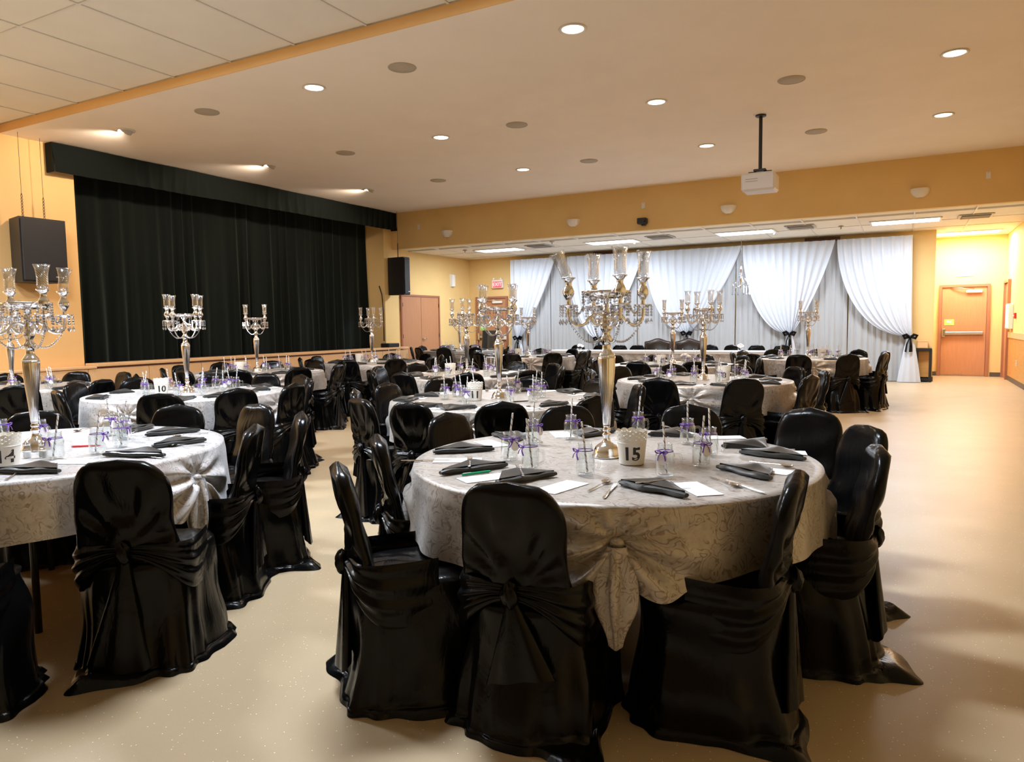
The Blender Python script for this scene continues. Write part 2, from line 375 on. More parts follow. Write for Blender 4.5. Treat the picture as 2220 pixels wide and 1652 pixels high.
# ------------------------------------------------------------------ stage
t = thing('stage_platform', 'light wood stage platform along the left wall', 'stage', (0, 0, 0))
SX, SZ, SE = -10.93, 0.815, 14.62
obj('deck', bxm('deck', (-13.25, OL + 0.004, SZ - 0.05), (SX - 0.02, OR_ - 0.004, SZ), 'deck_wood'), t)
obj('core', bxm('core', (XL + 0.01, 2.5, 0.0), (SX - 0.03, SE - 0.01, SZ - 0.06), 'dark_wood'), t)
obj('stage_nosing', bxm('nosing', (XL + 0.01, OL + 0.0, SZ - 0.02), (SX + 0.02, SE, SZ + 0.03), 'maple', 0.008), t)
obj('ledge', bxm('ledge', (XL + 0.01, 2.5, SZ - 0.045), (SX + 0.02, OL - 0.01, SZ - 0.005), 'maple', 0.008), t)
pw = 1.01; pm = bxm('front_panel', (-0.012, -pw / 2 + 0.004, 0.02), (0.012, pw / 2 - 0.004, SZ - 0.05), 'maple', 0.004)
for k in range(12): obj('front_panel', pm, t, (SX - 0.012, SE - pw / 2 - k * pw, 0))
obj('end_panel', bxm('end', (XL + 0.01, SE - 0.01, 0.02), (SX - 0.03, SE + 0.012, SZ - 0.05), 'maple'), t)
# curtain and valance
def pleat_panel(y0, y1, z0, z1, x, amp, n, seed, nu, nv):
    r = random.Random(seed); ph = [r.uniform(0, PI2) for _ in range(6)]
    def fn(u, v):
        y = y0 + (y1 - y0) * u; z = z1 + (z0 - z1) * v
        q = u * n * PI2 + 2.2 * sin(u * 9 + ph[0]) + 1.1 * sin(u * 23 + ph[1])
        d = amp * (0.55 + 0.45 * sin(u * 17 + ph[4])) * (0.35 + 0.65 * smooth01(v * 1.2)) * (sin(q) + 0.35 * sin(2 * q + ph[2])) + 0.015 * sin(3 * v + ph[3] + u * 30)
        return (x + d, y + 0.012 * sin(5 * v + q), z)
    return MB().grid(fn, nu, nv)
t = thing('stage_curtain', 'closed black velvet stage curtain with deep vertical folds', 'curtain', (0, 0, 0))
ym = (OL + OR_) / 2
obj('curtain_panel', pleat_panel(OL - 0.35, ym + 0.06, SZ + 0.012, 4.05, -11.72, 0.055, 15, 3, 420, 14).mesh('c', 'velvet'), t)
obj('curtain_panel', pleat_panel(ym - 0.06, OR_ - 0.02, SZ + 0.012, 4.05, -11.78, 0.055, 15, 7, 420, 14).mesh('c', 'velvet'), t)
t = thing('stage_valance', 'black velvet valance across the top of the stage opening', 'valance', (0, 0, 0))
obj('valance_cloth', pleat_panel(6.30, 14.45, 3.70, ZH - 0.01, -11.08, 0.012, 34, 5, 500, 6).mesh('v', 'velvet'), t)
obj('valance_end', bxm('ve', (XL + 0.005, 6.28, 3.70), (-11.08, 6.305, ZH - 0.01), 'velvet'), t)
obj('valance_end', bxm('ve', (XL + 0.005, 14.445, 3.70), (-11.08, 14.465, ZH - 0.01), 'velvet'), t)
obj('batten', bxm('b', (XL + 0.005, 6.31, ZH - 0.07), (-11.12, 14.44, ZH - 0.02), 'black_metal'), t)
tag(obj('floor_monitor', MB().box((0, 0, 0.05), (0.26, 0.42, 0.10), 0, 0.015).mesh('fm', 'black_plastic', False), None, (-11.09, 14.10, SZ + 0.03)), 'flat black equipment case on the far stage corner', 'case')
tag(obj('curtain_cord', MB().tube([(-11.30, 14.135, 1.0), (-11.29, 14.13, 1.7), (-11.32, 14.12, 2.15), (-11.40, 14.13, 2.35)], 0.012, 6).mesh('cc', 'black_plastic')), 'thin black cord hanging at the right end of the stage opening', 'cord')
# hanging loudspeakers
def loudspeaker(y0, y1, x0, x1, z0, z1, label):
    t = thing('loudspeaker', label, 'speaker', ((x0 + x1) / 2, (y0 + y1) / 2, z0), 0, 'loudspeakers hung beside the stage')
    hx, hy, h = (x1 - x0) / 2, (y1 - y0) / 2, z1 - z0
    pol = [(hx, -hy), (hx, hy), (-hx, hy * 0.72), (-hx, -hy * 0.72)]
    obj('cabinet', MB().prism(pol, 0, h).mesh('cab', 'speaker_box', False), t)
    obj('grille', MB().box((hx + 0.012, 0, h / 2), (0.024, 2 * hy - 0.03, h - 0.04), 0, 0.008).mesh('gr', 'speaker_grille', False), t)
    obj('badge', MB().box((hx + 0.026, hy * 0.55, 0.08), (0.004, 0.09, 0.02)).mesh('bd', 'brushed', False), t)
    for s in (-1, 1):
        ch = MB(); zz = h
        k = 0
        while zz < ZH - z0 - 0.03 and k < 60:
            ch.torus((0.05 * -s + 0.0, s * hy * 0.55, zz + 0.018), 0.014, 0.0035, 8, 4, 'x' if k % 2 else 'y'); zz += 0.022; k += 1
            if k > 14: break
        ch.tube([(0.05 * -s, s * hy * 0.55, zz), (0.05 * -s, s * hy * 0.55, ZH - z0)], 0.003, 5)
        obj('chain', ch.mesh('chain', 'black_metal'), t)
loudspeaker(5.62, 6.25, -11.22, -10.80, 2.05, 2.95, 'black loudspeaker hanging on chains left of the stage curtain')
loudspeaker(14.20, 14.44, -11.20, -10.70, 2.12, 3.03, 'black loudspeaker hanging in the far corner right of the stage')

# ------------------------------------------------------------------ doors
def hw_door(name, x0, x1, y, h, label, facing='-y', bar=True, closer=True, sign=True):
    fw = 0.06
    o = struct(name, MB().box(((x0 + x1) / 2, y - 0.02, h + fw / 2), (x1 - x0 + 2 * fw, 0.08, fw)).box((x0 - fw / 2, y - 0.02, h / 2), (fw, 0.08, h)).box((x1 + fw / 2, y - 0.02, h / 2), (fw, 0.08, h)).mesh('door_frame', 'door_frame', False), label)
    obj('door_leaf', bxm('leaf', (x0 + 0.004, y - 0.03, 0.02), (x1 - 0.004, y + 0.01, h - 0.004), 'door_wood', 0.003), o)
    obj('threshold', bxm('th', (x0, y - 0.05, 0.0), (x1, y + 0.02, 0.018), 'brushed'), o)
    if closer:
        c = obj('door_closer', bxm('cl', (x1 - 0.42, y - 0.09, h - 0.14), (x1 - 0.10, y - 0.03, h - 0.07), 'white_plastic', 0.01), o)
        obj('closer_arm', MB().tube([(x1 - 0.26, y - 0.07, h - 0.06), (x1 - 0.5, y - 0.12, h - 0.03), (x1 - 0.72, y - 0.05, h - 0.015)], 0.012, 6).mesh('ca', 'brushed'), c)
    if bar:
        c = obj('panic_bar', bxm('pb', (x0 + 0.05, y - 0.10, 0.98), (x1 - 0.06, y - 0.045, 1.05), 'brushed', 0.012), o)
        obj('latch_housing', bxm('lh', (x0 + 0.02, y - 0.11, 0.93), (x0 + 0.09, y - 0.03, 1.12), 'chrome', 0.012), c)
    if sign:
        c = obj('green_sign', bxm('gs', (x0 + 0.06, y - 0.036, 1.20), (x0 + 0.26, y - 0.031, 1.34), 'green_sign'), o)
        obj('sign_print', MB().box((x0 + 0.13, y - 0.037, 1.29), (0.05, 0.002, 0.05)).box((x0 + 0.19, y - 0.037, 1.28), (0.03, 0.002, 0.06)).mesh('sp', 'paper', False), c)
    return o
hw_door('door_1', 0.74, 1.64, YD, 2.09, 'brown exit door with panic bar at the far right')
tag(obj('door_plaque', bxm('dp', (1.03, YD - 0.02, 2.34), (1.36, YD, 2.40), 'white_enamel', 0.004)), 'small cream plaque on the wall above the right exit door', 'plaque')
hw_door('door_2', -10.95, -10.02, YK, 2.11, 'brown exit door beside the left end of the drapes')
tag(obj('door_bracket', MB().box((0, 0, 0), (0.16, 0.05, 0.10), 0, 0.01).mesh('db', 'white_plastic', False), None, (-10.08, YK - 0.055, 0.98)), 'white card holder hanging on the left exit door', 'holder')
# double doors on left wall
o = struct('door_3', MB().box((XL + 0.02, 15.60, 2.14), (0.06, 1.72, 0.05)).box((XL + 0.02, 14.765, 1.06), (0.06, 0.05, 2.12)).box((XL + 0.02, 16.435, 1.06), (0.06, 0.05, 2.12)).mesh('df', 'door_frame', False), 'brown double doors in the yellow side wall')
for s in (-1, 1):
    lf = obj('door_leaf', bxm('leaf', (-0.02, -0.40, 0.01), (0.02, 0.40, 2.112), 'door_wood', 0.004), o, (XL + 0.015, 15.60 + s * 0.405, 0))
    for z in (0.25, 1.1, 1.9): obj('hinge', MB().tube([(0.03, s * 0.40, z - 0.05), (0.03, s * 0.40, z + 0.05)], 0.011, 8).mesh('hg', 'black_metal'), lf)
obj('lever_handle', MB().lathe([(0.03, 0), (0.03, 0.012), (0.012, 0.016), (0.012, 0.05)], 14).tube([(0, 0, 0.05), (0.06, 0, 0.052), (0.12, 0, 0.05)], 0.010, 8).mesh('lv', 'chrome'), o, (XL + 0.035, 15.65, 1.02), rot=(RD(90), 0, RD(90)))
# right-wall side door jamb, white panel, pull station, switch
o = struct('door_4', MB().box((XR - 0.03, 19.12, 1.07), (0.06, 0.08, 2.14)).box((XR - 0.03, 19.88, 1.07), (0.06, 0.08, 2.14)).box((XR - 0.03, 19.5, 2.17), (0.06, 0.84, 0.06)).mesh('df', 'door_frame', False), 'narrow brown side door in the right alcove wall')
obj('door_leaf', bxm('leaf', (XR - 0.02, 19.16, 0.01), (XR, 19.84, 2.13), 'door_wood'), o)
t = thing('wall_panel_box', 'flat white panel box on the right wall', 'panel box', (XR, 18.75, 0))
obj('box_body', bxm('bb', (-0.09, -0.22, 1.12), (0, 0.22, 1.66), 'white_plastic', 0.008), t); obj('box_door', bxm('bd', (-0.10, -0.20, 1.14), (-0.09, 0.20, 1.64), 'paper'), t)
t = thing('fire_pull_station', 'small red fire pull station on the right wall', 'alarm', (XR, 18.1, 1.4))
obj('body', MB().box((-0.02, 0, 0), (0.04, 0.09, 0.12), 0, 0.008).mesh('b', 'red_plastic', False), t); obj('pull_bar', MB().box((-0.045, 0, 0), (0.012, 0.06, 0.02)).mesh('b', 'paper', False), t)
t = thing('wall_outlet', 'white wall outlet low on the wood panelling', 'outlet', (XR - 0.02, 17.6, 0.44))
obj('plate', MB().box((-0.004, 0, 0), (0.008, 0.075, 0.12), 0, 0.003).mesh('b', 'white_plastic', False), t)
for z in (-0.025, 0.025): obj('socket', MB().box((-0.009, 0, z), (0.004, 0.03, 0.028)).mesh('b', 'vent_grey', False), t)
# exit sign with legible word
def text_mesh(body, size, mt, extrude=0.001, offset=0.0):
    cu = bpy.data.curves.new('txt', 'FONT'); cu.body = body; cu.size = size; cu.extrude = extrude; cu.align_x = 'CENTER'; cu.align_y = 'CENTER'
    cu.offset = offset; cu.resolution_u = 4
    o = bpy.data.objects.new('txt', cu); COL.objects.link(o)
    bpy.context.view_layer.update()
    me = bpy.data.meshes.new_from_object(o.evaluated_get(bpy.context.evaluated_depsgraph_get()))
    bpy.data.objects.remove(o); bpy.data.curves.remove(cu)
    me.materials.clear(); me.materials.append(MATS[mt]); return me
t = thing('exit_sign', 'lit red EXIT sign above the left exit door', 'exit sign', (-10.27, YK, 2.40))
obj('housing', MB().box((0, -0.045, 0.12), (0.36, 0.09, 0.24), 0, 0.012).mesh('b', 'white_enamel', False), t)
obj('face', MB().box((0.01, -0.093, 0.105), (0.29, 0.008, 0.17)).mesh('b', 'exit_red', False), t)
obj('lettering', text_mesh('EXIT', 0.14, 'exit_white', 0.002, 0.002), t, (0.01, -0.099, 0.105), rot=(RD(90), 0, 0))
for s in (-1, 1): obj('lamp_head', MB().ball((s * 0.12, -0.07, 0.265), 0.035, 10, 6).mesh('b', 'white_plastic'), t)
# wall speaker on left far wall
t = thing('wall_sounder', 'small white half-round wall unit on the yellow side wall', 'wall unit', (XL, 17.15, 2.45))
obj('body', MB().tube([(0.02, 0, 0), (0.02, 0, 0.32)], 0.085, 16).mesh('b', 'white_plastic', 'auto'), t); obj('plate', MB().box((0.006, 0, 0.16), (0.012, 0.2, 0.36), 0, 0.004).mesh('b', 'white_plastic', False), t)
# black covered items by the left exit door
for i, (x, y, wd, lab) in enumerate([(-10.14, 17.35, 0.44, 'wider black cloth-covered stand before the left exit door'), (-9.80, 16.95, 0.36, 'narrower black cloth-covered stand beside the left drape')]):
    t = thing('covered_stand', lab, 'covered stand', (x, y, 0), 0.15 - 0.5 * i, 'covered stands by the exit door')
    obj('cover', MB().grid(lambda u, v, wd=wd: ((wd / 2 + 0.06 * v) * (abs(cos(PI2 * u)) ** 0.3) * (1 if cos(PI2 * u) > 0 else -1), (0.07 + 0.10 * v + 0.012 * v * sin(18 * PI2 * u)) * (abs(sin(PI2 * u)) ** 0.5) * (1 if sin(PI2 * u) > 0 else -1), 1.20 - 1.195 * v), 72, 12, True).mesh('c', 'napkin_black'), t)
    obj('top', MB().box((0, 0, 1.20), (wd - 0.02, 0.13, 0.014), 0, 0.005).mesh('tp', 'napkin_black', False), t)
# small dark table with wooden box right of the drapes
t = thing('side_table', 'small black-framed side table against the back wall by the drapes', 'table', (0.36, 17.94, 0))
obj('tabletop', MB().box((0, 0, 0.70), (0.30, 0.24, 0.06), 0, 0.006).mesh('tt', 'black_plastic', False), t)
for sx in (-1, 1):
    for sy in (-1, 1): obj('leg', MB().box((sx * 0.125, sy * 0.095, 0.335), (0.05, 0.05, 0.67)).mesh('lg', 'black_plastic', False), t)
obj('back_panel', MB().box((0, 0.06, 0.38), (0.20, 0.02, 0.56)).mesh('bp', 'wainscot', False), t)
obj('base_shelf', MB().box((0, 0, 0.05), (0.20, 0.16, 0.05)).mesh('bs', 'black_plastic', False), t)
t = thing('wooden_box', 'light wooden box on the small black side table', 'box', (0.33, 17.94, 0.73))
obj('box_body', MB().box((0, 0, 0.07), (0.20, 0.18, 0.14), 0, 0.006).mesh('wb', 'maple', False), t); obj('box_lid', MB().box((0, 0, 0.15), (0.21, 0.19, 0.02), 0, 0.004).mesh('wl', 'maple', False), t)

# ------------------------------------------------------------------ ceiling fixtures
def area(parent, power, color, sx, sy, loc):
    ld = bpy.data.lights.new('lamp', 'AREA'); ld.shape = 'RECTANGLE'; ld.size = sx; ld.size_y = sy; ld.energy = power; ld.color = color
    o = bpy.data.objects.new('lamp', ld); COL.objects.link(o); o.location = loc; o.parent = parent
    return o
def troffer(x, y, z, power, color, glow, label, sx=1.15, sy=0.56, grp='ceiling troffer lights'):
    t = thing('ceiling_troffer', label, 'ceiling light', (x, y, z), 0, grp)
    fr = MB()
    for s in (-1, 1): fr.box((0, s * (sy / 2 + 0.02), -0.004), (sx + 0.08, 0.04, 0.02)).box((s * (sx / 2 + 0.02), 0, -0.004), (0.04, sy, 0.02))
    obj('frame', fr.mesh('fr', 'grid_white', False), t); obj('diffuser', MB().box((0, 0, -0.004), (sx, sy, 0.012), 0, 0.003).mesh('df', glow, False), t)
    area(t, power, color, sx, sy, (0, 0, -0.03))
names = ['leftmost of four', 'second from left of four', 'third from left of four', 'rightmost of four']
for i, x in enumerate((-9.1, -6.07, -3.06, -0.06)):
    troffer(x, 16.12, ZL, P_FAR, COOL, 'glow_cool', 'bright rectangular light panel in the low far ceiling, ' + names[i])
troffer(1.17, 19.05, ZL, P_ALC, (1.0, 0.93, 0.78), 'glow_cool', 'bright light panel over the right exit door')
for i, (x, y) in enumerate(((-2.74, 3.19), (-6.52, 3.15), (-9.36, 1.54))):  # assumed panels above the view; right one added to brighten the front table
    troffer(x, y, ZN, P_NEAR, COOL, 'glow_near', 'assumed unseen light panel in the near tile ceiling, ' + ['right', 'middle', 'left'][i] + ' one', 1.15, 0.56, 'assumed near ceiling light panels')
def vent(x, y, z, label):
    t = thing('air_vent', label, 'air vent', (x, y, z), 0, 'ceiling air vents')
    obj('vent_frame', MB().box((0, 0, -0.006), (0.56, 0.56, 0.014), 0, 0.004).mesh('vf', 'vent_grey', False), t)
    obj('vent_core', MB().box((0, 0, -0.015), (0.46, 0.46, 0.008)).mesh('vc', 'vent_dark', False), t)
    for k in range(6): obj('louvre', MB().box((0, -0.19 + 0.076 * k, -0.022), (0.46, 0.022, 0.014)).mesh('lv', 'vent_grey', False), t)
for i, (x, y) in enumerate(((-7.85, 15.86), (-4.83, 15.8), (-1.92, 15.8), (1.09, 16.06))):
    vent(x, y, ZL, 'square louvred air vent in the low far ceiling, ' + names[i])
for i, (x, y) in enumerate(((-9.85, 15.65), (-7.2, 15.2), (-5.6, 16.3), (-2.5, 16.3), (-1.2, 16.2))):
    t = thing('sprinkler_head', 'small grey sprinkler disc in the low far ceiling, ' + ORD[i], 'sprinkler', (x, y, ZL), 0, 'ceiling sprinklers')
    obj('escutcheon', MB().lathe([(0.05, 0), (0.06, -0.012), (0.02, -0.02)], 14).mesh('e', 'vent_grey'), t); obj('pendant', MB().lathe([(0.012, -0.02), (0.012, -0.05), (0.022, -0.055), (0.022, -0.06)], 10).mesh('p', 'chrome'), t)
def downlight(x, y, label):
    t = thing('recessed_downlight', label, 'downlight', (x, y, ZH), 0, 'lit recessed downlights')
    obj('trim_ring', MB().lathe([(0.105, 0), (0.13, -0.002), (0.135, -0.010), (0.115, -0.014), (0.10, -0.004)], 28, (0, 0, 0), False, False).mesh('tr', 'white_plastic'), t)
    obj('lens', MB().lathe([(0.108, -0.003), (0.108, -0.006)], 24).mesh('ln', 'glow_warm', False), t)
    ld = bpy.data.lights.new('lamp', 'SPOT'); ld.energy = P_DOWN * 4; ld.color = WARM; ld.spot_size = RD(115); ld.spot_blend = 0.7; ld.shadow_soft_size = 0.10
    s = bpy.data.objects.new('lamp', ld); COL.objects.link(s); s.parent = t; s.location = (0, 0, -0.05)
RW = [6.477, 9.088, 11.70]; rn = ['nearest row', 'middle row', 'far row']
for k, y in enumerate(RW):
    for c, x in (('right', 0.38), ('centre', -2.83), ('left', -6.10)):
        if c == 'right' and k == 0: continue
        downlight(x, y, 'lit round ceiling downlight, %s, %s column' % (rn[k], c))
    t = thing('stage_downlight', 'lit angled ceiling spotlight aimed at the stage, ' + ['nearest', 'middle', 'farthest'][k] + ' of three', 'spotlight', (-9.63, y, ZH), 0, 'stage spotlights')
    obj('trim_ring', MB().lathe([(0.10, 0), (0.13, -0.002), (0.13, -0.014), (0.10, -0.016), (0.085, -0.004)], 24, (0, 0, 0), False, False).mesh('tr', 'white_plastic'), t)
    obj('eyelid', MB().grid(lambda u, v: (0.10 * cos(-pi / 2 + pi * u) * (1 - 0.25 * v), 0.10 * sin(-pi / 2 + pi * u) * (1 - 0.2 * v), -0.005 - 0.075 * v * cos(-pi / 2 + pi * u)), 16, 6).mesh('el', 'grille_grey'), t)
    obj('lens', MB().lathe([(0.085, -0.003), (0.085, -0.006)], 20).mesh('ln', 'glow_warm', False), t)
    ld = bpy.data.lights.new('lamp', 'SPOT'); ld.energy = P_SPOT * 4; ld.color = WARM; ld.spot_size = RD(120); ld.spot_blend = 0.6; ld.shadow_soft_size = 0.06
    s = bpy.data.objects.new('lamp', ld); COL.objects.link(s); s.parent = t; s.location = (-0.03, 0, -0.06); s.rotation_euler = (0, RD(55), 0)
for k, y in enumerate(RW):
    for c, x in (('right', -1.23), ('centre', -4.83), ('left', -7.94)):
        if c == 'right' and k == 0: continue
        t = thing('ceiling_speaker', 'unlit round grey ceiling speaker, %s, %s column' % (rn[k], c), 'ceiling speaker', (x, y, ZH), 0, 'round ceiling speakers')
        obj('rim', MB().torus((0, 0, -0.004), 0.145, 0.008, 28, 6).mesh('r', 'grille_grey'), t)
        obj('grille', MB().lathe([(0.145, -0.001), (0.14, -0.008), (0.05, -0.012)], 28).mesh('g', 'grille_grey'), t)
# projector
t = thing('ceiling_projector', 'white projector hung from the ceiling on a black pole', 'projector', (-1.79, 10.40, ZH))
obj('ceiling_plate', MB().lathe([(0.07, 0), (0.07, -0.02), (0.03, -0.03)], 20).mesh('cp', 'black_metal', 'auto'), t)
obj('pole', MB().tube([(0, 0, -0.02), (0, 0, -0.74)], 0.024, 12).mesh('pl', 'black_metal', 'auto'), t)
br = obj('bracket', MB().box((0, 0, -0.735), (0.16, 0.12, 0.03), 0, 0.006).mesh('bk', 'black_metal', False), t)
for sx in (-1, 1): obj('bracket_arm', MB().box((sx * 0.10, 0, -0.755), (0.10, 0.03, 0.02)).box((sx * 0.14, 0, -0.775), (0.02, 0.03, 0.04)).mesh('ba', 'black_metal', False), br)
bd = obj('projector_body', MB().box((0, 0, -0.905), (0.44, 0.36, 0.24), 0, 0.025).mesh('pb', 'projector_white', False), t)
obj('lens', MB().lathe([(0.05, 0), (0.05, 0.03), (0.04, 0.03), (0.035, 0.02)], 18).mesh('l', 'black_plastic', 'auto'), bd, (0.10, 0.18, -0.90), rot=(RD(-90), 0, 0))
obj('vent_slots', MB().box((-0.08, -0.181, -0.87), (0.16, 0.004, 0.01)).box((-0.08, -0.181, -0.90), (0.16, 0.004, 0.01)).mesh('vs', 'vent_grey', False), bd)
# bulkhead fittings
for i, x in enumerate((-9.59, -6.34, -3.07, 0.16)):
    t = thing('wall_sconce', 'cream half-bowl wall sconce on the bulkhead, ' + names[i], 'sconce', (x, YB, 3.515), 0, 'bulkhead wall sconces')
    obj('bowl', MB().grid(lambda u, v: (0.15 * cos(pi * u) * sqrt(max(0, 1 - v * v * 0.92)), -0.15 * sin(pi * u) * sqrt(max(0, 1 - v * v * 0.92)) - 0.001, 0.075 - 0.15 * v), 24, 10).mesh('bw', 'white_enamel'), t)
    obj('back_plate', MB().box((0, -0.006, 0.0), (0.10, 0.012, 0.12)).mesh('bp', 'white_plastic', False), t)
for i, (x, z) in enumerate(((-10.42, 3.75), (-4.78, 3.75), (1.14, 3.715))):
    t = thing('wall_plate', 'small white cover plate on the bulkhead, ' + ['leftmost', 'middle', 'rightmost'][i] + ' of three', 'cover plate', (x, YB, z), 0, 'bulkhead cover plates')
    obj('plate', MB().box((0, -0.006, 0), (0.075, 0.012, 0.12), 0, 0.004).mesh('p', 'white_plastic', False), t); obj('screw', MB().box((0, -0.013, 0.045), (0.01, 0.004, 0.01)).mesh('s', 'brushed', False), t)
t = thing('security_camera', 'small black camera on the lower edge of the bulkhead', 'camera', (-4.78, YB, 3.43))
obj('body', MB().box((0, -0.07, 0), (0.19, 0.14, 0.12), 0, 0.012).mesh('b', 'black_plastic', False), t)
obj('lens', MB().lathe([(0.03, 0), (0.03, 0.03), (0.02, 0.03)], 14).mesh('l', 'black_metal', 'auto'), t, (0.04, -0.14, -0.01), rot=(RD(90), 0, 0)); obj('foot', MB().box((0.02, -0.05, -0.075), (0.08, 0.08, 0.03)).mesh('f', 'black_plastic', False), t)
for i, (x0, x1) in enumerate(((-7.35, -6.55), (-2.1, -1.35))):
    t = thing('wall_register', 'brown wall grille strip above the drapes, ' + ['left', 'right'][i] + ' one', 'wall grille', ((x0 + x1) / 2, YK, 3.15), 0, 'brown wall grilles')
    obj('grille_frame', MB().box((0, -0.01, 0), (x1 - x0, 0.02, 0.20), 0, 0.004).mesh('g', 'brown_panel', False), t)
    for k in range(4): obj('blade', MB().box((0, -0.022, -0.06 + 0.04 * k), (x1 - x0 - 0.06, 0.012, 0.012)).mesh('b', 'brown_panel', False), t)

# ------------------------------------------------------------------ white drapes on a frame
DY, DZ = 17.80, 3.13
t = thing('drape_frame', 'grey pipe frame carrying the white drapes along the back wall', 'frame', (0, 0, 0))
obj('cross_bar', MB().tube([(-9.72, DY + 0.10, DZ - 0.02), (0.08, DY + 0.10, DZ - 0.03)], 0.02, 10).mesh('cb', 'brushed'), t)
DXS = [-9.72, -7.27, -4.82, -2.37, 0.08]
for x in DXS:
    u = obj('upright', MB().tube([(x, DY + 0.10, 0), (x, DY + 0.10, DZ)], 0.024, 10).mesh('up', 'brushed'), t)
    obj('foot_plate', MB().box((x, DY + 0.10, 0.006), (0.30, 0.22, 0.012)).mesh('fp', 'brushed', False), u)
def drape(x0, x1, y, n, seed, amp, z1, z0=0.012, nu=140, nv=12):
    r = random.Random(seed); ph = [r.uniform(0, PI2) for _ in range(5)]
    def fn(u, v):
        q = PI2 * n * u + 0.9 * sin(11 * u + ph[0]) + 0.6 * sin(23 * u + ph[1])
        return (x0 + (x1 - x0) * u + 0.01 * sin(q * 0.5 + 3 * v), y + amp * (0.5 + 0.5 * v) * (sin(q) + 0.3 * sin(2.3 * q + ph[2])) , z1 + (z0 - z1) * v)
    return MB().grid(fn, nu, nv)
for i in range(4):
    for h in range(2):
        a = DXS[i] + (DXS[i + 1] - DXS[i]) * h / 2; b = DXS[i] + (DXS[i + 1] - DXS[i]) * (h + 1) / 2
        tag(obj('back_drape', drape(a + 0.004, b - 0.004, DY + 0.02, 9, 11 + i * 2 + h, 0.016, DZ).mesh('bd', 'grey_drape')), 'pale grey back drape panel, ' + ordinal(i * 2 + h, 8) + ' of eight', 'drape', 'pale back drape panels')
# swags: (top left x, top right x, tie x, tie z)
SW = [(-9.68, -8.30, -9.42, 0.98), (-7.95, -5.85, -7.03, 0.95), (-5.80, -3.45, -4.72, 1.08), (-3.42, -1.42, -2.34, 1.06), (-1.38, 0.09, 0.09, 0.98)]
sl = ['leftmost swag, beside the exit door', 'second swag, behind the tall candelabra', 'middle swag, above the leather chairs', 'fourth swag from left', 'rightmost swag, at the frame end']
for i, (xa, xb, xt, zt) in enumerate(SW):
    t = thing('swag_curtain', 'white sheer curtain pulled to a black tie, ' + sl[i], 'curtain', (0, 0, 0), 0, 'white swag curtains')
    r = random.Random(50 + i); ph = [r.uniform(0, PI2) for _ in range(4)]; n = max(5, int((xb - xa) * 5.5))
    def fn(u, v, xa=xa, xb=xb, xt=xt, zt=zt, ph=ph, n=n):
        x0 = xa + (xb - xa) * u; xe = xt + (u - 0.5) * 0.09
        k = v * pi / 2; e = abs(x0 - xt) / 1.7
        x = x0 + (xe - x0) * (1 - cos(k)) ** (0.80 + 0.25 * e)
        zz = DZ + 0.01 + (zt - DZ) * (sin(k) ** (1.0 + 0.15 * (1 - e)))
        if x0 > xt + 0.05:
            st = 0.75 * smooth01((x0 - xt) / 0.6)
            x = x + (x0 + (xe - x0) * v ** 1.1 - x) * st; zz = zz + (DZ + 0.01 + (zt - DZ) * v - zz) * st
        q = PI2 * n * u + 0.8 * sin(7 * u + ph[0])
        return (x, DY - 0.09 - 0.05 * sin(pi * v) + 0.028 * (1 - 0.55 * v) * (sin(q) + 0.4 * sin(2 * q + ph[1])), zz)
    obj('swag_cloth', MB().grid(fn, 110, 34).mesh('sw', 'white_sheer'), t)
    def fl(u, v, xt=xt, zt=zt, ph=ph):
        wd = 0.05 + 0.17 * v ** 0.8; a = PI2 * u
        return (xt + (wd + 0.012 * v * sin(7 * a + ph[2])) * cos(a), DY - 0.105 + (0.03 + 0.05 * v) * sin(a) + 0.010 * v * sin(9 * a), zt + 0.01 - (zt - 0.0) * v)
    obj('hanging_tail', MB().grid(fl, 48, 14, True).mesh('tl', 'white_sheer'), t)
    s = obj('black_tie', MB().torus((xt, DY - 0.12, zt), 0.058, 0.028, 18, 8).mesh('bt', 'black_satin'), t)
    bw = MB()
    for q in (-1, 1):
        bw.tube([(xt, DY - 0.19, zt), (xt + q * 0.07, DY - 0.21, zt + 0.05), (xt + q * 0.13, DY - 0.2, zt + 0.03), (xt + q * 0.10, DY - 0.2, zt - 0.03), (xt + q * 0.01, DY - 0.19, zt - 0.01)], [0.012, 0.03, 0.03, 0.03, 0.012], 8, True, (0.45, 1.0))
        bw.tube([(xt, DY - 0.19, zt), (xt + q * 0.04 - 0.02, DY - 0.215, zt - 0.16), (xt + q * 0.05 - 0.03, DY - 0.2, zt - 0.32)], [0.02, 0.035, 0.045], 8, True, (1.0, 0.3))
    obj('bow', bw.mesh('bo', 'black_satin'), s)
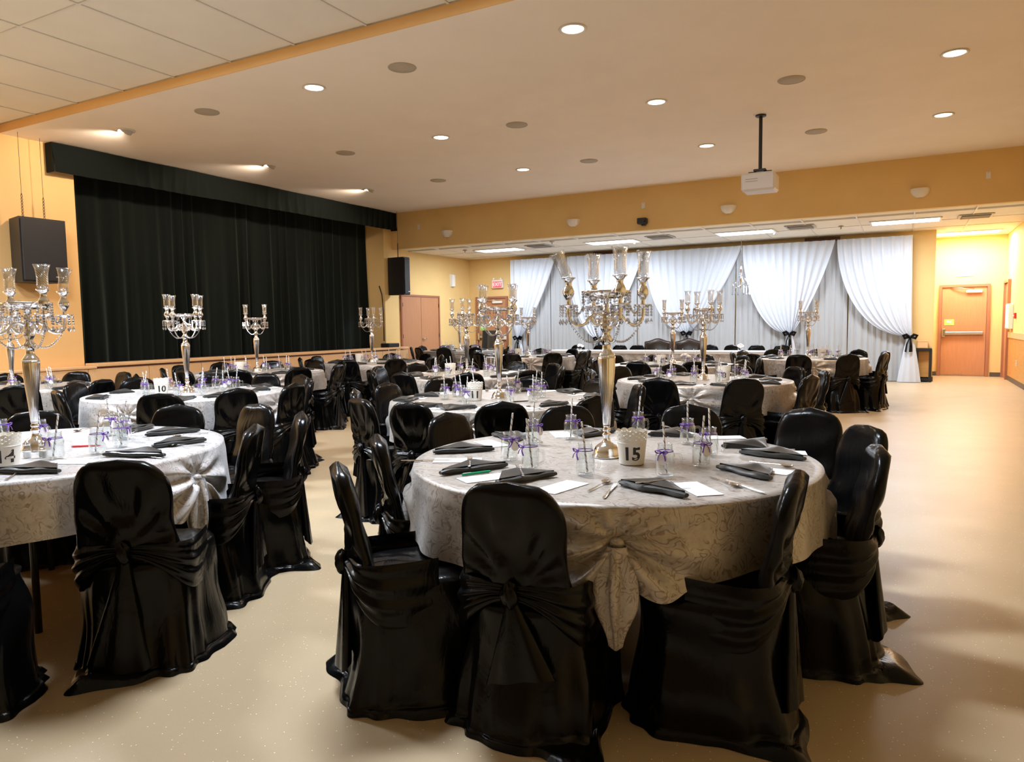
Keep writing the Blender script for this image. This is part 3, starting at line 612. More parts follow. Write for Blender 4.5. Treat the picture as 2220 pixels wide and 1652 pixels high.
# small crystal chandelier in front of drapes
def chandelier(x, y, z, label):
    t = thing('crystal_chandelier', label, 'chandelier', (x, y, z))
    obj('hanging_wire', MB().tube([(0, 0, 0.62), (0, 0, ZL - z)], 0.004, 5).mesh('w', 'brushed'), t)
    obj('stem', MB().lathe([(0.01, -0.05), (0.03, 0.0), (0.015, 0.08), (0.035, 0.16), (0.012, 0.26), (0.03, 0.40), (0.01, 0.62)], 12).mesh('s', 'silver'), t)
    for k in range(6):
        a = PI2 * k / 6; c, s_ = cos(a), sin(a)
        ar = obj('arm', MB().tube([(0.02 * c, 0.02 * s_, 0.05), (0.10 * c, 0.10 * s_, -0.01), (0.17 * c, 0.17 * s_, 0.04), (0.19 * c, 0.19 * s_, 0.12)], 0.008, 6).mesh('a', 'crystal'), t)
        b = MB()
        for q in range(6): b.ball((0.19 * c, 0.19 * s_, 0.02 - 0.035 * q), 0.014 if q < 5 else 0.024, 6, 4)
        obj('crystal_drop', b.mesh('cd', 'crystal', False), ar)
        b = MB()
        for q in range(9): f_ = q / 8; b.ball((0.15 * f_ * c, 0.15 * f_ * s_, 0.45 - 0.33 * f_ - 0.06 * sin(pi * f_)), 0.012, 6, 4)
        obj('bead_swag', b.mesh('bs', 'crystal', False), t)
chandelier(-3.38, 17.35, 2.15, 'small crystal chandelier hanging before the white drapes')

# ------------------------------------------------------------------ covered chair (self-tie satin cover)
KN = (0.0, -0.275, 0.50)         # knot
def skirt_mesh(seed):
    r = random.Random(seed); ph = [r.uniform(0, PI2) for _ in range(12)]
    NA, mb = 132, MB()
    tr_a = -pi / 2 + r.uniform(-0.9, 0.9); tr_l = r.uniform(0.05, 0.16); n1 = r.choice((5, 6, 7)); n2 = r.choice((11, 13, 16))
    def outline(a, wd, fr, bk):
        e = 0.62; c, s = cos(a), sin(a)
        x = wd * math.copysign(abs(c) ** e, c); y = (fr if s > 0 else bk) * math.copysign(abs(s) ** e, s); return x, y
    def fn(u, v):
        a = PI2 * u
        if v < 0.28:                                  # seat top, gathered satin
            k = v / 0.28; x, y = outline(a, 0.218 * k, 0.212 * k, 0.205 * k)
            z = 0.452 + 0.014 * (1 - k ** 4) + 0.010 * k * (1 - k ** 6) * (sin(9 * x * 10 + 5 * sin(8 * y + ph[0]) + ph[1]) * 0.6 + 0.5 * sin(31 * y + 4 * x * 8 + ph[2]))
            return (x, y, z)
        if v < 0.90:
            k = (v - 0.28) / 0.62; fl = k ** 1.15
            x, y = outline(a, 0.222 + 0.030 * fl, 0.214 + 0.020 * fl, 0.215 + 0.085 * fl)
            rp = fl * (0.017 * sin(n1 * a + ph[3] + 0.8 * k) + 0.010 * sin(n2 * a + ph[4] - 1.1 * k))
            side = abs(cos(a)) ** 2
            sag = 0.012 * side * sin(9 * k + 5 * y + ph[5]) * (1 - k) + 0.010 * sin(6.5 * k - 7 * abs(y) + ph[6] + 3 * x) * (1 - 0.5 * k)
            d = rp + sag; L = sqrt(x * x + y * y); f = 1 + d / L
            pin = max(0, -sin(a)) ** 6 * (1 - smooth01(k * 1.6)) * 0.04
            return (x * f, y * f - pin, 0.452 * (1 - k) + 0.018 * k)
        k = (v - 0.90) / 0.10                        # cloth lying on the floor
        x, y = outline(a, 0.252, 0.234, 0.30); L = sqrt(x * x + y * y)
        rp = 0.017 * sin(n1 * a + ph[3] + 0.8) + 0.010 * sin(n2 * a + ph[4] - 1.1)
        da = (a - tr_a + pi) % PI2 - pi
        ex = 0.022 + 0.016 * sin(3 * a + ph[7]) + tr_l * math.exp(-(da / 0.32) ** 2)
        d = rp + 0.010 * sin(6.5 - 7 * abs(y) + ph[6] + 3 * x) * 0.5 + ex * k; f = 1 + d / L
        lift = 0.010 + 0.016 * (0.5 + 0.5 * sin(11 * a + ph[8])) + 0.028 * math.exp(-(da / 0.20) ** 2)
        return (x * f, y * f, 0.018 * (1 - k) + (lift * sin(pi * min(1, k * 1.05)) + 0.004) * (1 if k > 0 else 0) * (1 - 0.75 * k))
    mb.grid(fn, NA, 34, True)
    return mb.mesh('seat_skirt', 'black_satin')
def back_mesh(seed):
    r = random.Random(seed * 7 + 1); ph = [r.uniform(0, PI2) for _ in range(8)]; np_ = r.choice((11, 13, 15)); mb = MB(); pa = r.uniform(0.007, 0.013); ga = r.uniform(0.012, 0.022)
    H0, H1 = 0.405, 0.865
    def fn(u, v):
        a = PI2 * u; c, s = cos(a), sin(a); t = v
        wd = 0.200 - 0.018 * smooth01(t / 0.5)
        if t > 0.58: wd *= max(0.0, 1 - ((t - 0.58) / 0.42) ** 3.1) ** (1 / 2.7) * 0.999 + 0.001
        th = 0.030 * (1 - 0.9 * smooth01((t - 0.93) / 0.07)) + 0.004
        x = wd * math.copysign(abs(c) ** 0.55, c); z = H0 + (H1 - H0) * t
        y = -0.195 - 0.095 * t
        rear = s < 0
        dy = th * math.copysign(abs(s) ** 0.7, s)
        if rear:
            dx, dz = x - KN[0], z - KN[2]; dist = sqrt(dx * dx + dz * dz) + 1e-6; ang = atan2(dx, dz)
            w_ = abs(s) ** 0.6
            f = smooth01(dist / 0.10) * (1 - smooth01((dist - 0.16) / 0.22))
            dy -= w_ * pa * f * sin(np_ * ang + ph[0] + 0.6 * sin(3 * ang))
            dy -= w_ * ga * math.exp(-(dist / 0.10) ** 2)                       # bulk at the knot
            dy += w_ * 0.014 * math.exp(-((dist - 0.14) / 0.06) ** 2) * (1 if dz > 0 else 0.3)
        else:
            dy += 0.004 * sin(12 * z * 3 + 9 * x + ph[1]) * abs(s) + 0.008 * abs(s) * math.exp(-((z - 0.52) / 0.05) ** 2) * sin(14 * x * 3 + ph[2])
        x += 0.006 * sin(18 * z + ph[3]) * abs(c)
        return (x, y + dy, z + 0.004 * sin(9 * x * 4 + ph[4]) * smooth01((t - 0.8) / 0.2))
    vs = [v ** 0.82 for v in [j / 25 for j in range(26)]]
    n = 96; o = [fn(i / n, vv) for vv in vs for i in range(n)]
    fs = [(j * n + i, j * n + (i + 1) % n, (j + 1) * n + (i + 1) % n, (j + 1) * n + i) for j in range(25) for i in range(n)]
    mb.add(o, fs)
    return mb.mesh('back_cover', 'black_satin')
def knot_mesh(seed):
    r = random.Random(seed * 3 + 5); mb = MB(); ph = r.uniform(0, 6)
    def fn(u, v):
        a = PI2 * u; z = -1 + 2 * v; q = sqrt(max(0, 1 - z * z)); rr = 0.030 * q * (1 + 0.16 * sin(5 * a + 3 * z + ph))
        return (KN[0] + rr * cos(a) * 0.95, KN[1] + 0.002 + rr * sin(a) * 0.85 - 0.012, KN[2] - 0.005 + 0.044 * z + 0.006 * sin(2 * a))
    mb.grid(fn, 20, 12, True); return mb.mesh('knot', 'black_satin')
def sash_mesh(s, seed):
    r = random.Random(seed * 11 + 3 + s); mb = MB(); dz = r.uniform(-0.015, 0.015); ph = r.uniform(0, 6)
    path = [Vector(p) for p in bez([(s * 0.222, 0.03, 0), (s * 0.229, -0.10, 0), (s * 0.218, -0.195, 0), (s * 0.165, -0.248, 0), (s * 0.08, -0.262, 0), (s * 0.0, -0.272, 0)], 6)]
    m = len(path)
    def fn(u, v):
        q = u * (m - 1); i = min(int(q), m - 2); p = path[i].lerp(path[i + 1], q - i); t = (path[i + 1] - path[i]).normalized()
        nrm = Vector((t.y, -t.x, 0)); nrm = nrm if nrm.dot(Vector((p.x, p.y + 0.05, 0))) > 0 else -nrm
        g = smooth01((u - 0.25) / 0.75); top = 0.545 + dz - 0.02 * (1 - u); bot = 0.335 - 0.03 * (1 - u)
        top = top + (KN[2] + 0.022 - top) * g; bot = bot + (KN[2] - 0.026 - bot) * g
        env = sin(pi * v) ** 0.6
        amp = (0.0025 + 0.006 * smooth01(u * 1.6) * (1 - 0.4 * g)) * env
        d = -0.006 + 0.016 * env * smooth01(u * 2.5) + amp * sin(PI2 * 3.2 * v + ph + 1.2 * u)
        z = top + (bot - top) * v - 0.012 * sin(pi * u) * (1 - g)
        return (p.x + nrm.x * d, p.y + nrm.y * d, z)
    mb.grid(fn, 30, 26)
    return mb.mesh('sash', 'black_satin')
def tail_mesh(seed):
    r = random.Random(seed * 17 + 2); mb = MB(); sg = r.choice((-1, 1)); ph = r.uniform(0, 6); L = r.uniform(0.26, 0.45)
    def fn(u, v):
        a = PI2 * u; wd = 0.020 + 0.100 * v ** 1.1; th = 0.018 + 0.010 * v
        q = 1 + 0.25 * sin(6 * a + ph) * v
        return (sg * 0.035 * v + wd * cos(a), KN[1] + 0.008 - 0.020 * v + th * q * sin(a), KN[2] - 0.02 - L * v + 0.03 * cos(a + ph) * v)
    mb.grid(fn, 36, 14, True); return mb.mesh('tail', 'black_satin')
CH = []
for k in range(6):
    CH.append(dict(skirt=skirt_mesh(100 + k), back=back_mesh(100 + k), knot=knot_mesh(k), sl=sash_mesh(-1, k), sr=sash_mesh(1, k), tail=tail_mesh(k)))
def chair(x, y, rz, k, label, group, dz=1.0):
    t = thing('covered_chair', label, 'chair', (x, y, 0), rz, group); c = CH[k % 6]
    obj('seat_skirt', c['skirt'], t); b = obj('back_cover', c['back'], t)
    obj('knot', c['knot'], b); obj('sash', c['sl'], t); obj('sash', c['sr'], t); obj('tail', c['tail'], b)
    return t

# ------------------------------------------------------------------ tables
TR, TZ = 0.875, 0.76
def cloth_mesh(seed, tie0, mt):
    r = random.Random(seed); ph = [r.uniform(0, PI2) for _ in range(8)]; ties = [tie0 + k * pi / 2 for k in range(4)]
    NA = 480; rows = [0, 0.2, 0.45, 0.7, 0.85, 0.95, 1.0]
    vs = []; fs = []
    for q in rows[1:]:
        for i in range(NA): a = PI2 * i / NA; vs.append((TR * q * cos(a), TR * q * sin(a), TZ - (0.003 if q == 1 else 0)))
    ND = 28
    for j in range(1, ND + 1):
        v = j / ND
        for i in range(NA):
            a = PI2 * i / NA; da = min(((a - t + pi) % PI2 - pi for t in ties), key=abs); s = TR * da
            g = math.exp(-(s / 0.16) ** 2)
            drop = 0.255 + 0.018 * sin(2 * a + ph[0]) + 0.03 * math.exp(-(s / 0.34) ** 2) - 0.055 * math.exp(-(s / 0.05) ** 2) + 0.03 * math.exp(-((abs(s) - 0.15) / 0.07) ** 2)
            d = drop * v; rr = TR + 0.006 * min(1, v * 5) + 0.018 * v
            rr += v * (0.012 * sin(11 * a + ph[1] + 1.2 * v) + 0.007 * sin(19 * a + ph[2])) * (1 - g)
            zt = 0.105; dz = d - zt; dist = sqrt(s * s + dz * dz) + 1e-5; ang = atan2(s, dz)
            if abs(s) < 0.42:
                w_ = smooth01(dist / 0.07) * (1 - smooth01((dist - 0.12) / 0.26)) * (1 if dz > -0.02 else math.exp(-((dz + 0.02) / 0.05) ** 2))
                rr += 0.026 * w_ * cos(9.5 * ang + 0.5 * sin(2 * ang + ph[3])) * (1 if dz > 0 else 0.6) + 0.022 * w_ * (0.5 + 0.5 * cos(ang))
                rr -= 0.020 * math.exp(-(dist / 0.05) ** 2)
            vs.append((rr * cos(a), rr * sin(a), TZ - 0.004 - d))
    R = len(rows) - 1 + ND
    for j in range(R - 1):
        for i in range(NA): fs.append((j * NA + i, j * NA + (i + 1) % NA, (j + 1) * NA + (i + 1) % NA, (j + 1) * NA + i)[::-1])
    fs.append(tuple(range(NA)))
    return MB().add(vs, fs).mesh('cloth', mt), ties
def tie_tail(seed, mt):
    r = random.Random(seed); ph = r.uniform(0, 6); L = r.uniform(0.31, 0.37); sg = r.uniform(-0.03, 0.03)
    def fn(u, v):
        a = PI2 * u; env = sin(pi * min(1, v * 0.80 + 0.12)) ** 0.9 * (1 - 0.75 * smooth01((v - 0.55) / 0.45)); wd = 0.013 + 0.043 * env; th = 0.010 + 0.026 * env
        q = 1 + 0.42 * sin(5 * a + ph + 0.8 * v) * min(1, v * 4)
        if v > 0.985: wd, th = 0.003, 0.002
        return (th * q * sin(a) + 0.022 - 0.012 * v, wd * q * cos(a) + sg * v, -L * v + 0.05 * (cos(a) ** 2) * v * (1 - v))
    return MB().grid(fn, 60, 24, True).mesh('tail', mt)
TAILS = {}
NTAB = {}
def round_table(key, x, y, tie0, phrase, mt, num=None):
    t = thing('round_table', 'round banquet table hidden under the cloth, ' + phrase, 'table', (x, y, 0), 0, 'round banquet tables')
    obj('tabletop', MB().lathe([(TR - 0.012, TZ - 0.032), (TR - 0.006, TZ - 0.026), (TR - 0.006, TZ - 0.012), (TR - 0.012, TZ - 0.008)], 48).mesh('tt', 'maple', 'auto'), t)
    for s1 in (-1, 1):
        for s2 in (-1, 1): obj('leg', MB().tube([(s1 * 0.42, s2 * 0.26, 0), (s1 * 0.42, s2 * 0.26, TZ - 0.03)], 0.016, 8).mesh('lg', 'black_metal'), t)
    cm, ties = cloth_mesh(hash_(key), tie0, mt)
    c = thing('tablecloth', 'silvery damask cloth tied up in bunches, ' + phrase, 'tablecloth', (x, y, 0), 0, 'damask tablecloths')
    obj('cloth', cm, c)
    if mt not in TAILS: TAILS[mt] = [tie_tail(q, mt) for q in range(3)]
    kn = MB().ball((0.010, 0, 0), 0.022, 10, 6, (0.8, 1.1, 0.9)).torus((0.010, 0, -0.018), 0.016, 0.006, 12, 6).mesh('tk', mt)
    for i, a in enumerate(ties):
        R_ = TR + 0.004
        tl = obj('gathered_tail', TAILS[mt][(i + len(key)) % 3], c, (R_ * cos(a), R_ * sin(a), TZ - 0.125), a)
        obj('tie_knot', kn, tl, (0, 0, 0.006))
    return t
def hash_(s): return sum(ord(c) * (i + 3) * 17 for i, c in enumerate(s)) % 9973

# ------------------------------------------------------------------ candelabra
S_ = 0.955
prof_base = [(0.0, 0.0), (0.066, 0.0), (0.068, 0.006), (0.064, 0.012), (0.060, 0.016), (0.058, 0.03), (0.050, 0.048), (0.036, 0.060), (0.022, 0.068), (0.016, 0.078), (0.014, 0.095), (0.020, 0.103), (0.020, 0.110), (0.013, 0.116), (0.018, 0.126), (0.018, 0.134), (0.013, 0.140), (0.017, 0.147)]
prof_col = [(0.015, 0.145), (0.017, 0.16), (0.022, 0.24), (0.030, 0.33), (0.036, 0.41), (0.038, 0.455), (0.038, 0.470)]
prof_sh = [(0.038, 0.470), (0.037, 0.478), (0.028, 0.49), (0.020, 0.503), (0.018, 0.515), (0.020, 0.528), (0.027, 0.543), (0.027, 0.556), (0.018, 0.568), (0.016, 0.58), (0.025, 0.595), (0.026, 0.612), (0.016, 0.625), (0.020, 0.64), (0.022, 0.66), (0.018, 0.675), (0.012, 0.69), (0.012, 0.735)]
prof_bowl = [(0.012, 0.733), (0.05, 0.738), (0.092, 0.748), (0.104, 0.760), (0.110, 0.770), (0.106, 0.771), (0.098, 0.762), (0.05, 0.746), (0.0, 0.744)]
sc = lambda p: [(r * 1.0, z * S_) for r, z in p]
M_base = MB().lathe(sc(prof_base), 32, (0, 0, 0), False, False).mesh('cb', 'silver')
M_col = MB().lathe(sc(prof_col), 60, (0, 0, 0), True, True, (0, 1, 20, 0.035)).mesh('cc', 'silver')
M_sh = MB().lathe(sc(prof_sh), 28, (0, 0, 0), True, True).mesh('cs', 'silver')
M_bowl = MB().lathe(sc(prof_bowl), 36, (0, 0, 0), False, False).mesh('cw', 'silver')
AZ = lambda z: z * S_
AR = 0.172
am = MB()
am.tube(bez([(0.015, 0, AZ(0.655)), (0.045, 0, AZ(0.668)), (0.072, 0, AZ(0.655)), (0.098, 0, AZ(0.625)), (0.132, 0, AZ(0.612)), (0.162, 0, AZ(0.632)), (AR, 0, AZ(0.668)), (AR, 0, AZ(0.70))], 5), 0.0085, 8)
am.tube(bez([(0.075, 0, AZ(0.652)), (0.055, 0, AZ(0.618)), (0.036, 0, AZ(0.620)), (0.034, 0, AZ(0.640)), (0.046, 0, AZ(0.644))], 4), [0.008] * 12 + [0.007, 0.006, 0.005, 0.005, 0.004], 8)
M_arm = am.mesh('arm', 'silver')
M_pan = MB().lathe([(0.006, -0.010), (0.012, -0.004), (0.030, 0.0), (0.040, 0.005), (0.041, 0.008), (0.030, 0.005), (0.0, 0.004)], 24, (0, 0, 0), False, False).mesh('pan', 'silver')
M_cup = MB().lathe([(0.008, 0.0), (0.010, 0.012), (0.008, 0.020), (0.016, 0.032), (0.024, 0.048), (0.026, 0.060), (0.020, 0.075), (0.013, 0.088), (0.014, 0.100), (0.022, 0.112), (0.031, 0.118), (0.031, 0.121), (0.018, 0.116), (0.0, 0.114)], 20, (0, 0, 0), False, False).mesh('cup', 'silver')
M_glass = MB().lathe([(0.0, 0.0), (0.018, 0.0), (0.024, 0.010), (0.026, 0.030), (0.025, 0.055), (0.026, 0.080), (0.031, 0.105), (0.037, 0.122), (0.0375, 0.124), (0.0345, 0.122), (0.029, 0.105), (0.024, 0.080), (0.023, 0.055), (0.024, 0.030), (0.021, 0.012), (0.0, 0.010)], 24, (0, 0, 0), False, False).mesh('gl', 'cut_glass')
b = MB()
for k in range(4): b.ball((0, 0, -0.006 - 0.0125 * k), 0.0062, 6, 4)
b.add([(0.0085 * cos(PI2 * i / 6), 0.0085 * sin(PI2 * i / 6), -0.072) for i in range(6)] + [(0, 0, -0.054), (0, 0, -0.086)], [(i, (i + 1) % 6, 6) for i in range(6)] + [((i + 1) % 6, i, 7) for i in range(6)])
M_drop = b.mesh('drop', 'crystal', False)
def garland(p0, p1, sag, n):
    b = MB()
    for k in range(n):
        f = k / (n - 1); p = [a + (c - a) * f for a, c in zip(p0, p1)]; b.ball((p[0], p[1], p[2] - sag * 4 * f * (1 - f)), 0.0058, 6, 4)
    return b.mesh('garland', 'crystal', False)
M_gar = garland((AR, 0, AZ(0.640)), (0.030, 0, AZ(0.548)), 0.045, 18)
M_gar2 = garland((AR * cos(0.9) * 0.62, -AR * sin(0.9) * 0.62, AZ(0.748)), (AR - 0.02, 0, AZ(0.690)), 0.045, 13)
def candelabra(x, y, z, rz, label, tilt=None):
    t = thing('candelabra', label, 'candelabra', (x, y, z), rz, 'silver candelabra centrepieces')
    obj('base', M_base, t); obj('column', M_col, t); obj('stem', M_sh, t); obj('flower_bowl', M_bowl, t)
    for k in range(4):
        a = k * pi / 2
        ar = obj('arm', M_arm, t, (0, 0, 0), a)
        obj('drip_pan', M_pan, ar, (AR, 0, AZ(0.70))); obj('candle_cup', M_cup, ar, (AR, 0, AZ(0.705)))
        tl = tilt[k] if tilt else (0, 0)
        obj('glass_shade', M_glass, ar, (AR, 0, AZ(0.705) + 0.116), rot=(RD(tl[0]), RD(tl[1]), 0))
        for q in range(6): w_ = PI2 * (q + 0.5) / 6; obj('crystal_drop', M_drop, ar, (AR + 0.037 * cos(w_), 0.037 * sin(w_), AZ(0.70) + 0.004))
        obj('bead_garland', M_gar, ar); obj('bead_garland', M_gar2, ar)
    for q in range(12): w_ = PI2 * q / 12; obj('crystal_drop', M_drop, t, (0.105 * cos(w_), 0.105 * sin(w_), AZ(0.765)))
    return t

# ------------------------------------------------------------------ small table things
JH = 0.128
jp = [(0.0, 0.004), (0.030, 0.003), (0.035, 0.006), (0.037, 0.014), (0.0375, 0.080), (0.036, 0.090), (0.029, 0.099), (0.0275, 0.103), (0.0295, 0.107), (0.0275, 0.111), (0.0295, 0.115), (0.0275, 0.119), (0.0290, 0.127), (0.0265, 0.127), (0.0255, 0.112), (0.0330, 0.088), (0.0345, 0.080), (0.0340, 0.016), (0.028, 0.010), (0.0, 0.010)]
M_jar = MB().lathe(jp, 24, (0, 0, 0), False, False).mesh('jar', 'jar_glass')
M_hand = MB().tube(bez([(0.036, 0, 0.082), (0.058, 0, 0.082), (0.064, 0, 0.062), (0.060, 0, 0.036), (0.036, 0, 0.026)], 4), 0.0055, 8).mesh('hd', 'jar_glass')
def ribbon_mesh(s):
    b = MB().torus((0, 0, 0.0985), 0.0305, 0.0022, 22, 6)
    for q in (-1, 1):
        b.tube(bez([(0, -0.031, 0.098), (q * 0.014, -0.042, 0.106), (q * 0.026, -0.040, 0.102), (q * 0.016, -0.040, 0.094), (0, -0.032, 0.097)], 3), 0.0024, 5, True, (1.6, 0.7))
        b.tube(bez([(0, -0.032, 0.097), (q * 0.012, -0.042, 0.085), (q * (0.016 + 0.01 * s), -0.042, 0.066)], 3), 0.002, 5, True, (1.6, 0.7))
    return b.mesh('ribbon', 'ribbon_purple')
M_rib = [ribbon_mesh(0), ribbon_mesh(1)]
M_tag = MB().lathe([(0.021, -0.0006), (0.021, 0.0006)], 20).mesh('tag', 'tag_paper', False)
M_straw = MB().tube([(0, 0, 0), (0, 0, 0.200)], 0.0041, 8).mesh('straw', 'straw_paper', 'auto')
def jar(x, y, rz, tagged, label, group):
    t = thing('mason_jar_mug', label, 'jar', (x, y, TZ + 0.002), rz, group)
    obj('jar_body', M_jar, t); obj('handle', M_hand, t, rz=0.6); rb = obj('ribbon', M_rib[int(x * 997) % 2], t)
    if tagged: obj('paper_tag', M_tag, rb, (0.004, -0.041, 0.070), rot=(RD(84), 0, 0))
    return t
def straw(x, y, tiltx, tilty, label, group):
    o = obj('paper_straw', M_straw, None, (x, y, TZ + 0.014), rot=(tiltx, tilty, 0)); return tag(o, label, 'straw', group)
# napkin: fabric folded to a triangle with a thick rolled edge
def napkin_mesh(seed, L=0.30, D=0.18):
    r = random.Random(seed); ph = [r.uniform(0, PI2) for _ in range(4)]; b = MB(); sk = r.uniform(-0.5, 0.5)
    pts = [(-L / 2 + L * k / 12, 0.006 * sin(k * 0.7 + ph[0]), 0.0125 + 0.0015 * sin(k + ph[1])) for k in range(13)]
    b.tube(pts, [0.008] + [0.0125 + 0.0015 * sin(k * 1.3 + ph[2]) for k in range(11)] + [0.008], 10, True, (1.35, 0.92))
    n = 12
    for top in (0, 1):
        vs = []
        for j in range(n + 1):
            v = j / n
            for i in range(n + 1):
                u = i / n; x = (-L / 2 * 0.94 + L * 0.94 * u) * (1 - v * 0.93) + sk * D * 0.5 * v
                z = (0.017 * (1 - v) ** 0.8 + 0.009 + 0.016 * (1 - abs(2 * v - 0.9)) * (1 - 1.6 * abs(u - 0.5 - 0.15 * sk)) * (1 if v < 0.95 else 0.5) + 0.005 * sin(pi * u) * sin(pi * v) + 0.003 * sin(9 * u + 4 * v + ph[3]) * v) if top else 0.0015
                vs.append((x, D * v, z))
        f = [(j * (n + 1) + i, j * (n + 1) + i + 1, (j + 1) * (n + 1) + i + 1, (j + 1) * (n + 1) + i) for j in range(n) for i in range(n)]
        b.add(vs, f if top else [q[::-1] for q in f])
    # side walls
    o = len(b.v) - 2 * (n + 1) ** 2; N = (n + 1) ** 2
    edge = [(j * (n + 1), (j + 1) * (n + 1)) for j in range(n)] + [((j + 1) * (n + 1) + n, j * (n + 1) + n) for j in range(n)] + [(n * (n + 1) + i, n * (n + 1) + i + 1) for i in range(n)]
    b.f += [(o + a, o + c, o + N + c, o + N + a) for a, c in edge]
    return b.mesh('napkin', 'napkin_black', 'auto')
M_nap = [napkin_mesh(k, 0.27 + 0.02 * (k % 3), 0.15 + 0.03 * (k % 2)) for k in range(5)]
M_card = MB().box((0, 0, 0.001), (0.21, 0.10, 0.0016)).mesh('card', 'paper', False)
def fork_mesh():
    b = MB(); b.tube([(-0.09, 0, 0.004), (-0.03, 0, 0.005), (0.03, 0, 0.008), (0.045, 0, 0.006)], [0.0055, 0.004, 0.003, 0.006], 8, True, (1.0, 0.4))
    b.box((0.053, 0, 0.0065), (0.022, 0.022, 0.002), 0, 0.0008)
    for k in range(4): b.box((0.083, -0.0086 + 0.00573 * k, 0.0078), (0.042, 0.0028, 0.0018))
    return b.mesh('fork', 'cutlery_steel', 'auto')
def knife_mesh():
    b = MB(); b.tube([(-0.11, 0, 0.004), (-0.06, 0, 0.004), (-0.01, 0, 0.004)], [0.006, 0.0065, 0.005], 8, True, (1.0, 0.5)); b.prism([(-0.012, -0.005), (0.10, -0.009), (0.118, -0.002), (0.115, 0.006), (-0.012, 0.005)], 0.003, 0.005)
    return b.mesh('knife', 'cutlery_steel', 'auto')
def spoon_mesh():
    b = MB(); b.tube([(-0.09, 0, 0.004), (-0.03, 0, 0.005), (0.04, 0, 0.009), (0.052, 0, 0.007)], [0.0055, 0.004, 0.003, 0.005], 8, True, (1.0, 0.4))
    b.grid(lambda u, v: (0.075 + 0.029 * v * cos(PI2 * u), 0.019 * v * sin(PI2 * u), 0.003 + 0.007 * v * v), 20, 6, True); b.grid(lambda u, v: (0.075 + 0.029 * v * cos(-PI2 * u), 0.019 * v * sin(-PI2 * u), 0.0015 + 0.0078 * v * v), 20, 6, True)
    return b.mesh('spoon', 'cutlery_steel', 'auto')
M_fork, M_knife, M_spoon = fork_mesh(), knife_mesh(), spoon_mesh()
# lace-rimmed number bucket
def bucket_meshes():
    H, R0, R1 = 0.145, 0.052, 0.067; rad = lambda z: R0 + (R1 - R0) * z / H
    body = MB().lathe([(0.0, 0.0), (R0 - 0.003, 0.0), (R0, 0.003), (rad(0.04), 0.04), (rad(0.092), 0.092), (rad(0.094) + 0.0018, 0.094), (rad(0.096), 0.096)], 40, (0, 0, 0), False, False)
    N, M = 120, 22; vs = []; fs = []
    for j in range(M + 1):
        for i in range(N):
            a = PI2 * i / N; top = H - 0.006 + 0.006 * abs(cos(6 * a)); z = 0.096 + (top - 0.096) * j / M
            vs.append((rad(z) * cos(a), rad(z) * sin(a), z))
    for j in range(M):
        for i in range(N):
            cx, cy = (i % 20) - 9.5, j - 11; d = sqrt(cx * cx * 1.0 + cy * cy * 1.0)
            hole = (i % 4 in (1, 2) and j % 4 in (1, 2) and (i // 4 + j // 4) % 2 == 0 and 2 < j < M - 2) or (i % 4 in (0, 3) and j % 4 == 3 and (i // 2) % 2 == 0 and 6 < j < M - 3)
            if not hole: fs.append((j * N + i, j * N + (i + 1) % N, (j + 1) * N + (i + 1) % N, (j + 1) * N + i))
    rim = MB().add(vs, fs)
    inner = MB().lathe([(0.0, 0.004), (R0 - 0.004, 0.004), (rad(0.095) - 0.003, 0.095)], 40, (0, 0, 0), False, False)
    return body.mesh('bk', 'white_enamel', 'auto'), rim.mesh('br', 'white_enamel', 'auto'), inner.mesh('bi', 'white_enamel'), rad
BK_body, BK_rim, BK_in, BK_rad = bucket_meshes()
def bucket(x, y, num, label):
    face = atan2(-y, -x)          # turn the number towards the doors end where the photographer stands
    t = thing('number_bucket', label, 'bucket', (x, y, TZ + 0.002), face, 'white lace-rimmed table buckets')
    obj('bucket_body', BK_body, t); obj('lace_rim', BK_rim, t); obj('inner_wall', BK_in, t)
    if num:
        me = text_mesh(num, 0.076, 'print_black', 0.0006, 0.0022)
        zc = 0.047
        for v in me.vertices:
            X, Y, Z = v.co; zz = zc + Y; R_ = BK_rad(zz) + 0.0008 + Z; a = X / 0.056
            v.co = (R_ * cos(a), R_ * sin(a), zz)
        obj('number', me, t)
    return t

# ------------------------------------------------------------------ lay out the round tables
TABS = {  # centre, first tie angle, phrase, cloth, bucket number
 'T15': ((-1.14, 3.00), RD(-68), 'table fifteen', 'damask', '15'),
 'T14': ((-3.82, 2.00), RD(18), 'table fourteen', 'damask_silver', '14'),
 'T10': ((-5.92, 4.47), RD(-69), 'table ten', 'damask_silver', '10'),
 'T11': ((-2.87, 5.04), RD(-75), 'table eleven', 'damask', '11'),
 'T8': ((-1.824, 7.464), RD(-83), 'the right-middle table', 'damask', '8'),
 'T7': ((-4.66, 7.40), RD(-40), 'table seven', 'damask', '7'),
 'Ta': ((-7.77, 6.97), RD(-30), 'the mid-stage table', 'damask', None),
 'T13': ((-8.28, 4.14), RD(-60), 'the far-left table', 'damask', None),
 'T5': ((-2.90, 10.10), RD(-70), 'table five', 'damask', '5'),
 'Tb': ((-7.86, 9.50), RD(-35), 'the stage-end table', 'damask', None),
 'T4': ((-6.30, 12.20), RD(-60), 'table four', 'damask', '4'),
 'T1': ((-1.375, 12.49), RD(-78), 'the far-right table', 'damask', None),
 'Tc': ((-9.45, 14.70), RD(-45), 'the double-door table', 'damask', None)}
E10 = lambda a0, r=1.17: [(a0 + 36 * k, r) for k in range(10)]
